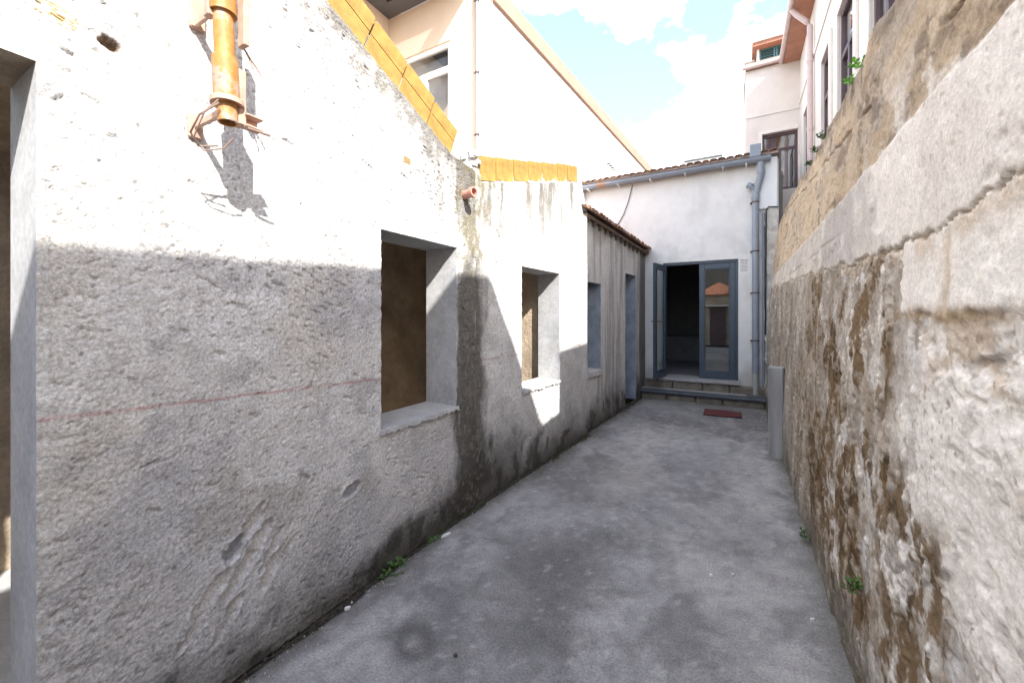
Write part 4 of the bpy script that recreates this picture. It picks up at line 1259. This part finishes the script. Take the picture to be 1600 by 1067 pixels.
# wall pins
for i in range(4):
    q = C0 + wd * (4.82 + i * .14) + wn_ * .0
    m = MB(); m.tube([tuple(q + Vector((0, 0, 5.06))), tuple(q + wn_ * .08 + Vector((0, 0, 5.06)))], .018, 8); m.build('wall_pin', 'black_cable', cb)
# flat roof box and aerial far behind
fr = thing('distant_roof', 'small pale rooftop with thin dark edge far behind the tiles', 'roof')
B((-1.65, 16, 3), (-.455, 18, 7.20)).build('wall', 'white_wall', fr)
B((-1.68, 15.95, 7.201), (-.43, 18, 7.25)).build('edge', 'soffit_grey', fr)
ae = thing('television_aerial', 'tiny television aerial above the distant rooftop', 'aerial')
m = MB(); m.tube([(-1.45, 16.3, 7.25), (-1.45, 16.3, 7.52)], .012, 6); m.build('mast', 'door_iron', ae)
m = MB(); m.tube([(-1.49, 16.3, 7.47), (-1.19, 16.3, 7.56)], .012, 6)
for i in range(5): m.tube([(-1.45 + i * .055, 16.2, 7.48 + i * .0165), (-1.45 + i * .055, 16.4, 7.48 + i * .0165)], .005, 5)
m.build('boom', 'door_iron', ae)

# ------------------------------------------------------------------ pink house above the boundary wall
ph = thing('pink_house', 'pale pink house with tall brown windows and wooden eave above the boundary wall', 'house')
XF = 1.2
wins = [(9.1, 9.8), (7.33, 7.92), (5.94, 6.76), (4.5, 5.3)]
WZ0, WZ1 = 3.6, 5.5
m = MB()
prev = 3.14
for (a, b) in sorted(wins):
    m.box((XF, prev, 0), (XF + .3, a, 7.0)); m.box((XF, a, 0), (XF + .3, b, WZ0)); m.box((XF, a, WZ1), (XF + .3, b, 7.0)); prev = b
m.box((XF, prev, 0), (XF + .3, 10.5, 7.0))
m.build('front_wall', 'cream_stucco', ph)
m = MB(); m.box((XF + .301, 3.14, 0), (6, 3.44, 7.0)); m.box((XF + .301, 10.2, 0), (6, 10.5, 7.0)); m.build('end_wall', 'cream_stucco', ph)
m = MB(); m.box((XF + .9, 3.45, 3.2), (XF + .95, 10.19, 6.8)); m.build('room_wall', 'pale_stucco', ph)
for wi, (a, b) in enumerate(wins):
    wv = bpy.data.objects.new('window', None); COL.objects.link(wv); wv.parent = ph
    m = MB(); x_ = XF + .015
    m.box((x_, a, WZ0), (x_ + .06, a + .06, WZ1)); m.box((x_, b - .06, WZ0), (x_ + .06, b, WZ1)); m.box((x_, a + .061, WZ1 - .06), (x_ + .06, b - .061, WZ1)); m.box((x_, a + .061, 4.86), (x_ + .06, b - .061, 4.93))
    mid = (a + b) / 2
    m.box((x_, mid - .035, WZ0), (x_ + .06, mid + .035, 4.859)); m.box((x_, a + .061, WZ0), (x_ + .06, mid - .036, WZ0 + .07)); m.box((x_, mid + .036, WZ0), (x_ + .06, b - .061, WZ0 + .07))
    m.build('frame', 'brown_frame', wv)
    B((x_ + .028, a + .062, 4.931), (x_ + .032, b - .062, WZ1 - .062)).build('pane', 'window_glass', wv)
    B((x_ + .028, a + .062, WZ0 + .071), (x_ + .032, mid - .037, 4.858)).build('pane', 'window_glass', wv)
    B((x_ + .028, mid + .037, WZ0 + .071), (x_ + .032, b - .062, 4.858)).build('pane', 'window_glass', wv)
    B((XF + .25, a, WZ0), (XF + .26, b, WZ1)).build('curtain_or_glare', 'curtain_or_glare', wv)
    m = MB(); m.box((XF - .03, a - .13, WZ0 - .3), (XF - .001, a, WZ1 + .12)); m.box((XF - .03, b, WZ0 - .3), (XF - .001, b + .13, WZ1 + .12)); m.box((XF - .03, a + .001, WZ1), (XF - .001, b - .001, WZ1 + .12))
    m.build('surround', 'stone_trim', wv, bevel=.004)
B((XF - .02, 3.2, 6.05), (XF - .001, 10.49, 6.10)).build('string_course', 'stone_trim', ph)
for i in range(10):
    y0 = 3.0 + i * .75
    B((XF - .30, y0, 7.001), (XF + .3, y0 + .742, 7.03)).build('soffit_board', 'soffit_wood', ph)
m = MB(); m.prism([(XF - .32, 7.035), (XF - .32, 7.10), (6, 8.5), (6, 8.4)], 'y', 2.95, 10.62); m.build('roof', 'terracotta_old', ph)
m = MB(); m.tube([(XF - .34, 2.9, 7.06), (XF - .34, 10.5, 7.06)], .05, 12); m.build('gutter', 'pvc_pink', ph)
m = MB(); m.tube([(XF - .32, 8.75, 7.02), (XF - .27, 8.75, 6.93), (XF - .10, 8.72, 6.70), (XF - .065, 8.7, 6.60), (XF - .065, 8.7, 3.0)], .045, 12); m.build('downpipe', 'pvc_pink', ph)
for z_ in (6.0, 4.8):
    m = MB(); m.hollow((XF - .065, 8.7, z_ - .03), (XF - .065, 8.7, z_ + .03), .052, .046, 14); m.build('pipe_clamp', 'pvc_pink', ph)
# lower annex joined to it
m = MB(); m.box((XF + .0, 2.31, 0), (6, 3.138, 3.93)); m.build('annex_wall', 'cream_stucco', ph)
m = MB(); m.box((XF - .0, 2.30, 3.931), (6, 3.138, 4.03)); m.build('annex_coping', 'stone_trim', ph)
# rear wing with window and dormer
wg = thing('rear_wing', 'narrow pale wing with dark framed window and shuttered dormer', 'house')
m = MB(); WY = 10.5
m.box((.19, WY + .002, 0), (.51, WY + .3, 7.04)); m.box((1.165, WY + .002, 0), (1.6, WY + .3, 7.04)); m.box((.51, WY + .002, 0), (1.165, WY + .3, 4.28)); m.box((.51, WY + .002, 5.55), (1.165, WY + .3, 7.04))
m.box((.19, WY + .301, 0), (.49, WY + 3, 7.04))
m.build('wall', 'pale_stucco', wg)
B((.185, WY - .02, 5.97), (1.19, WY + .001, 6.0)).build('string_course', 'stone_trim', wg)
m = MB(); m.box((.44, WY - .02, 4.2), (.509, WY + .001, 5.62)); m.box((.51, WY - .02, 5.551), (1.165, WY + .001, 5.62)); m.build('surround', 'stone_trim', wg)
wv = bpy.data.objects.new('window', None); COL.objects.link(wv); wv.parent = wg
m = MB(); y0, y1 = WY + .08, WY + .14
m.box((.51, y0, 5.49), (1.165, y1, 5.55)); m.box((.51, y0, 4.28), (.56, y1, 5.489)); m.box((1.115, y0, 4.28), (1.165, y1, 5.489)); m.box((.561, y0, 5.17), (1.114, y1, 5.22)); m.box((.80, y0, 4.28), (.87, y1, 5.169)); m.box((.561, y0, 4.28), (.799, y1, 4.34)); m.box((.871, y0, 4.28), (1.114, y1, 4.34))
m.build('frame', 'brown_frame', wv)
B((.562, y0 + .028, 5.221), (1.114, y0 + .032, 5.488)).build('pane', 'window_glass', wv)
B((.562, y0 + .028, 4.341), (.798, y0 + .032, 5.168)).build('pane', 'window_glass', wv)
B((.872, y0 + .028, 4.341), (1.113, y0 + .032, 5.168)).build('pane', 'window_glass', wv)
B((.53, WY + .2, 5.21), (.78, WY + .21, 5.5)).build('blind', 'blue_blind', wv)
m = MB(); m.prism([(.90, 4.35), (.98, 4.35), (1.06, 5.15), (.93, 5.15)], 'y', WY + .2, WY + .22); m.build('curtain_or_glare', 'curtain_or_glare', wv)
B((.49, WY + .9, 4), (1.6, WY + .95, 5.9)).build('room_wall', 'dark_room', wg)
m = MB(); m.tube([(.12, WY - .10, 7.08), (1.2, WY - .10, 7.08)], .05, 12); m.build('gutter', 'pvc_pink', wg)
m = MB(); m.prism([(WY - .1, 7.10), (WY - .1, 7.16), (WY + 3, 8.2), (WY + 3, 7.042), (WY + .05, 7.042)], 'x', .19, 1.7); m.build('roof', 'terracotta_old', wg)
# dormer
m = MB(); m.box((.42, WY + .25, 7.1), (.465, WY + 1.6, 7.62)); m.box((1.10, WY + .25, 7.1), (1.145, WY + 1.6, 7.62)); m.build('dormer_cheek', 'cream_stucco', wg)
m = MB(); m.box((.34, WY + .10, 7.621), (1.2, WY + 1.7, 7.70)); m.build('dormer_fascia', 'soffit_wood', wg)
m = MB(); m.box((.32, WY + .06, 7.701), (1.2, WY + 1.7, 7.76)); m.build('dormer_roof', 'stone_trim', wg)
for (a, b) in ((.47, .775), (.785, 1.095)):
    sh = bpy.data.objects.new('shutter', None); COL.objects.link(sh); sh.parent = wg
    m = MB(); ya, yb = WY + .30, WY + .34
    m.box((a, ya, 7.15), (a + .035, yb, 7.62)); m.box((b - .035, ya, 7.15), (b, yb, 7.62)); m.box((a + .036, ya, 7.585), (b - .036, yb, 7.62)); m.box((a + .036, ya, 7.15), (b - .036, yb, 7.185)); m.build('frame', 'teal_shutter', sh)
    for i in range(8):
        z_ = 7.20 + i * .048
        m = MB(); m.prism([(ya + .004, z_), (ya + .012, z_ - .004), (yb - .004, z_ + .03), (yb - .012, z_ + .034)], 'x', a + .037, b - .037); m.build('slat', 'teal_shutter', sh)
m = MB(); m.box((.20, WY + .5, 7.2), (.36, WY + .7, 7.50)); m.box((.18, WY + .48, 7.501), (.38, WY + .72, 7.53)); m.build('chimney', 'pale_stucco', wg)

# ------------------------------------------------------------------ houses behind the camera (they shade the yard and show in the door glass)
hA = thing('neighbour_house', 'plain cream neighbouring house that shades the near end of the yard', 'house')
B((1.2, -9, 0), (7, .96, 4.385)).build('wall', 'cream_stucco', hA)
m = MB(); m.prism([(-9.1, 4.39), (-2.5, 4.39), (.961, 4.457), (1.085, 4.54), (.944, 4.84), (-9.1, 4.40)], 'x', 1.19, 7.0); m.build('eave', 'stone_trim', hA)
m = MB(); m.prism([(2.4, 4.6), (4.4, 5.3), (7, 4.6)], 'y', -9, .5); m.build('roof', 'terracotta_old', hA)
hut = thing('tiled_hut', 'small hut with red hipped tile roof mirrored in the glass door', 'hut')
m = MB(); m.box((-1.75, -9.2, 0), (.15, -7.5, 2.62)); m.build('wall', 'brown_render', hut)
m = MB(); m.box((-1.2, -7.499, 0), (-.45, -7.45, 2.0)); m.build('door', 'brown_frame', hut)
B((-1.5, -7.30, 2.05), (-.1, -7.1, 2.10)).build('ledge', 'white_paint', hut)
m = MB(); m.box((-1.5, -7.499, 2.04), (-.1, -7.301, 2.1)); m.build('ledge_bracket', 'white_paint', hut)
def hip_roof(x0, x1, y0, y1, z0, h):
    m = MB(); cx, cy = (x0 + x1) / 2, (y0 + y1) / 2
    n = 60
    def face(a, b):
        vs = []; fs = []
        a = Vector(a); b = Vector(b); ap = Vector((cx, cy, z0 + h))
        rows = 9
        for i in range(n + 1):
            f = i / n
            for j in range(rows + 1):
                g_ = j / rows
                q = (a + (b - a) * f) * (1 - g_) + ap * g_
                vs.append((q.x, q.y, q.z + .035 * abs(math.sin(f * math.pi * 11)) * (1 - g_) + (.02 if j % 2 else 0)))
        for i in range(n):
            for j in range(rows):
                k_ = i * (rows + 1) + j
                fs.append((k_, k_ + rows + 1, k_ + rows + 2, k_ + 1))
        m.add(vs, fs)
    face((x0, y1, z0), (x1, y1, z0)); face((x1, y1, z0), (x1, y0, z0)); face((x1, y0, z0), (x0, y0, z0)); face((x0, y0, z0), (x0, y1, z0))
    return m
hip_roof(-1.95, .35, -9.4, -7.3, 2.62, .75).build('roof', 'terracotta', hut)
B((-6, -12, 0), (1.1, -11.8, 4.6)).build('yard_wall', 'step_stone', None)
yw = bpy.data.objects['yard_wall']; tag(yw, 'plain dark wall closing the yard behind the tiled hut', 'wall')

# ------------------------------------------------------------------ orange steel prop on the roughcast wall
pr = thing('steel_prop', 'peeling orange steel tube clamped upright to the roughcast wall', 'prop')
PX, PYy = -1.590, .755
def pp(z):
    z = z + .03
    return (PX - (z - 2.19) * .05, PYy - (z - 2.19) * .02, z)
m = MB(); m.hollow(pp(2.165), pp(3.3), .032, .026, 24); m.build('inner_tube', 'orange_steel', pr)
m = MB(); m.hollow(pp(2.225), pp(2.395), .041, .0325, 24); m.build('lower_sleeve', 'orange_steel', pr)
m = MB(); m.hollow(pp(2.555), pp(3.3), .043, .0325, 24); m.build('upper_sleeve', 'orange_steel', pr)
m = MB(); m.hollow(pp(2.228), pp(2.246), .052, .0415, 24); m.build('collar_ring', 'pink_steel', pr)
m = MB(); m.box((PX - .03, PYy + .025, 2.20), (PX + .02, PYy + .052, 2.40)); m.build('side_plate', 'pink_steel', pr, bevel=.003)
m = MB()
m.box((PX - .01, PYy + .045, 2.196), (PX + .035, PYy + .105, 2.204)); m.box((PX - .01, PYy + .045, 2.236), (PX + .035, PYy + .105, 2.244)); m.box((PX - .01, PYy + .055, 2.205), (PX - .002, PYy + .102, 2.235))
m.build('lock_bracket', 'pink_steel', pr, bevel=.002)
m = MB(); m.tube([(PX + .03, PYy + .05, 2.19), (PX + .05, PYy + .12, 2.185)], .005, 8); m.build('lock_pin', 'wire', pr)
m = MB(); m.box((-1.83, PYy - .035, 2.18), (-1.795, PYy + .01, 2.27)); m.box((-1.795, PYy - .02, 2.215), (PX - .03, PYy - .005, 2.245)); m.build('wall_bracket', 'pink_steel', pr, bevel=.004)
m = MB(); m.box((-1.83, PYy - .03, 2.60), (-1.795, PYy + .02, 2.80)); m.box((-1.795, PYy - .02, 2.60), (PX - .03, PYy - .008, 2.64)); m.box((PX - .055, PYy - .055, 2.56), (PX - .02, PYy - .03, 2.72)); m.build('wall_bracket', 'pink_steel', pr, bevel=.004)
m = MB(); m.box((PX - .03, PYy + .045, 2.50), (PX + .015, PYy + .065, 2.75)); m.build('side_plate', 'pink_steel', pr, bevel=.003)
def wire(pts, r=.0028):
    m = MB(); m.tube(pts, r, 6); m.build('binding_wire', 'wire', pr)
wire([(PX + .03, PYy - .045, 2.25), (PX - .0, PYy - .075, 2.20), (PX - .05, PYy - .085, 2.12), (PX - .06, PYy - .05, 2.09), (PX - .03, PYy - .0, 2.11), (PX + .0, PYy + .02, 2.15)])
wire([(PX + .03, PYy - .043, 2.24), (PX - .01, PYy - .085, 2.19), (PX - .06, PYy - .09, 2.14), (PX - .075, PYy - .06, 2.105), (PX - .05, PYy - .01, 2.12)], .0035)
wire([(PX - .02, PYy + .06, 2.51), (PX - .02, PYy + .085, 2.47), (PX - .01, PYy + .09, 2.44), (PX + .0, PYy + .085, 2.435)], .003)
wire([(PX - .02, PYy + .06, 2.51), (PX - .03, PYy + .09, 2.485), (PX - .03, PYy + .115, 2.46), (PX - .02, PYy + .125, 2.435)], .003)

# ------------------------------------------------------------------ small things on the ground
m = MB(); nn = 14; vs = []; fs = []
for i in range(nn + 1):
    for j in range(7):
        u_, v_ = i / nn, j / 6
        x_ = -.435 + .51 * u_ - .005 * v_; y_ = 6.73 + .07 * u_ + (.43 - .07 * u_) * v_
        vs.append((x_, y_, .022 + .004 * math.sin(u_ * 9 + v_ * 3)))
for i in range(nn):
    for j in range(6): fs.append((i * 7 + j, (i + 1) * 7 + j, (i + 1) * 7 + j + 1, i * 7 + j + 1))
m.add(vs, fs); dm = m.build('door_mat', 'mat_red', smooth=True)
so = dm.modifiers.new('thick', 'SOLIDIFY'); so.thickness = .012; so.offset = -1
tag(dm, 'flat dark red doormat on the concrete below the steps', 'doormat')

def weed(name, loc, n, size, material, label, up=(0, 0, 1), spread=1.0, seed=0):
    rnd = random.Random(seed)
    root = thing(name, label, 'plant'); root.location = loc
    m = MB(); sm = MB()
    for i in range(n):
        a = rnd.uniform(0, 2 * math.pi); el = rnd.uniform(.35, 1.3)
        ln = size * rnd.uniform(.5, 1.0)
        d = Vector((math.cos(a) * math.cos(el) * spread, math.sin(a) * math.cos(el) * spread, math.sin(el)))
        tip = d * ln
        sm.tube([(0, 0, 0), tuple(tip * .6 + Vector((0, 0, ln * .05))), tuple(tip)], .0012, 4)
        side = d.cross(Vector((0, 0, 1))).normalized()
        for q in range(3):
            b = tip * (.55 + .22 * q); w = size * rnd.uniform(.14, .22)
            s_ = side * (1 if q % 2 else -1)
            l_ = (s_ * .8 + d * .6 + Vector((0, 0, rnd.uniform(-.2, .4)))).normalized() * w * 1.5
            cr = l_.cross(Vector((rnd.uniform(-.3, .3), rnd.uniform(-.3, .3), 1))).normalized() * w * .55
            m.add([b, b + l_ * .35 + cr, b + l_ * .8 + cr * .8, b + l_ * 1.1, b + l_ * .8 - cr * .8, b + l_ * .35 - cr], [(0, 1, 2, 3), (0, 3, 4, 5)])
    f = m.build('foliage', material, root, smooth=False); f['kind'] = 'stuff'
    sm.build('stem', material, root)
    return root
weed('weed', (-1.775, 1.735, -.02), 22, .085, 'leaf', 'bushy green weed at the foot of the roughcast wall', seed=1)
weed('weed', (-1.765, 1.655, -.02), 12, .06, 'leaf', 'low green weed just nearer than the bushy one', seed=2)
weed('weed', (-1.765, 2.06, -.02), 14, .05, 'leaf', 'small weed beside a white scrap at the wall foot', seed=3)
weed('weed', (-1.755, 2.12, -.02), 8, .05, 'leaf', 'tiny upright weed behind the white scrap', seed=4)
weed('weed', (.405, 2.05, .41), 14, .06, 'leaf', 'small weed growing out of the mossy wall face', seed=5)
weed('weed', (.41, 3.31, .02), 12, .07, 'leaf', 'weed at the foot of the boundary wall', seed=6)
weed('weed', (.405, 2.02, .0), 12, .045, 'leaf', 'creeping weed along the near foot of the boundary wall', seed=16)
for i, (y_, dz, sz, mt, lb) in enumerate(((2.18, .0, .05, 'leaf_light', 'bright light green tuft nearest on the wall top'), (2.36, .0, .04, 'leaf_light', 'light green tuft below the tall window'),
                                          (3.25, .0, .05, 'leaf', 'dark green tuft midway along the wall top'), (3.6, 0, .05, 'leaf', 'green tuft by the downpipe on the wall top'), (4.0, 0, .05, 'leaf', 'farthest green tuft on the wall top'))):
    xx_ = float(np.interp(y_, [-6, 2.15, 2.9, 4.25, 6.2, 8], [.45, .45, .48, .53, .57, .60]))
    weed('wall_plant', (xx_ + .0, y_, float(rw_top(np.array([y_]))[0]) - .05), 18, sz, mt, lb, seed=20 + i)

def scrap(x, y, l, w, a, material, label, name='paper_scrap', h=.004):
    m = MB(); rnd = random.Random(int(abs(x * 1000)))
    pts = []
    for (u, v) in ((-1, -.5), (-.4, -1), (.5, -.9), (1, -.2), (.8, .6), (0, 1), (-.8, .7)):
        u *= l / 2 * rnd.uniform(.85, 1.1); v *= w / 2 * rnd.uniform(.85, 1.1)
        pts.append((x + u * math.cos(a) - v * math.sin(a), y + u * math.sin(a) + v * math.cos(a)))
    m.prism(pts, 'z', .0, .008 + h)
    return tag(m.build(name, material), label, 'scrap')
scrap(-1.735, 2.17, .085, .02, 1.35, 'paper', 'white paper scrap lying by the wall foot weeds')
scrap(-1.74, 1.38, .03, .015, .9, 'paper', 'small white scrap in the near wall joint')
scrap(-.125, 2.585, .016, .013, 0, 'paper', 'tiny white chip on the open concrete')
scrap(-.015, 2.65, .016, .008, 1., 'paper', 'tiny white chip a little nearer the boundary wall')
scrap(.33, 2.45, .02, .012, .4, 'paper', 'white chip at the foot of the boundary wall')
scrap(-1.08, 1.42, .018, .014, .3, 'dirt', 'small dark pebble near the ring stain', 'pebble')

js = MB(); vs = []; fs = []
for i in range(160):
    y_ = -2 + i * .06
    x_ = float(left_base(np.array(y_)))
    vs += [(x_ - .03, y_, -.004 - .01 * random.random()), (x_ + .09, y_, -.02 - .01 * random.random())]
for i in range(159): fs.append((2 * i, 2 * i + 1, 2 * i + 3, 2 * i + 2))
o = js.add(vs, fs).build('joint_soil', 'dirt', smooth=False); o['kind'] = 'stuff'; tag(o, 'dark soil filling the joint along the wall foot', 'soil')
# crumbs of soil and moss in the joint along the left wall
rnd = random.Random(77); m = MB(); mm = MB()
for i in range(900):
    y_ = rnd.uniform(.7, 4.9)
    x_ = float(left_base(np.array(y_))) + .004 + abs(rnd.gauss(0, .022))
    q = rnd.uniform(.003, .009) * (1.6 if rnd.random() < .06 else 1)
    tgt = mm if (rnd.random() < .6 and fbm(np.array([y_ * 2]), np.array([0.]), 9)[0] > .5) else m
    z_ = -.012 + rnd.uniform(0, .012)
    v = [(x_ + rnd.uniform(-q, q), y_ + rnd.uniform(-q, q) , z_) for _ in range(1)]
    tgt.add([(x_ - q, y_, z_), (x_, y_ - q * 1.2, z_), (x_ + q, y_ + q * .2, z_), (x_ + q * .1, y_ + q, z_), (x_, y_, z_ + q * 1.3)], [(0, 1, 4), (1, 2, 4), (2, 3, 4), (3, 0, 4), (3, 2, 1, 0)])
for mb_, nm, mt, lb, ct in ((m, 'soil_crumbs', 'dirt', 'loose dark crumbs scattered on the joint soil', 'soil'), (mm, 'moss_tufts', 'moss', 'green moss tufts in the joint along the wall foot', 'moss')):
    o = mb_.build(nm, mt, smooth=False); tag(o, lb, ct); o['kind'] = 'stuff'

# grit swept against both walls
rnd = random.Random(123); m = MB()
for i in range(1100):
    y_ = rnd.uniform(.6, 7.5)
    if rnd.random() < .5:
        x_ = float(left_base(np.array(y_))) + .04 + abs(rnd.gauss(0, .10))
    elif rnd.random() < .75:
        x_ = .40 - abs(rnd.gauss(0, .07))
    else:
        x_ = rnd.uniform(-1.6, .35)
    q = rnd.uniform(.0015, .0045)
    z_ = -.002
    m.add([(x_ - q, y_, z_), (x_, y_ - q * 1.2, z_), (x_ + q, y_ + q * .2, z_), (x_ + q * .1, y_ + q, z_), (x_, y_, z_ + q * 1.6 + .004)], [(0, 1, 4), (1, 2, 4), (2, 3, 4), (3, 0, 4)])
o = m.build('grit', 'mortar', smooth=False); o['kind'] = 'stuff'; tag(o, 'fine pale grit scattered over the concrete yard', 'grit')
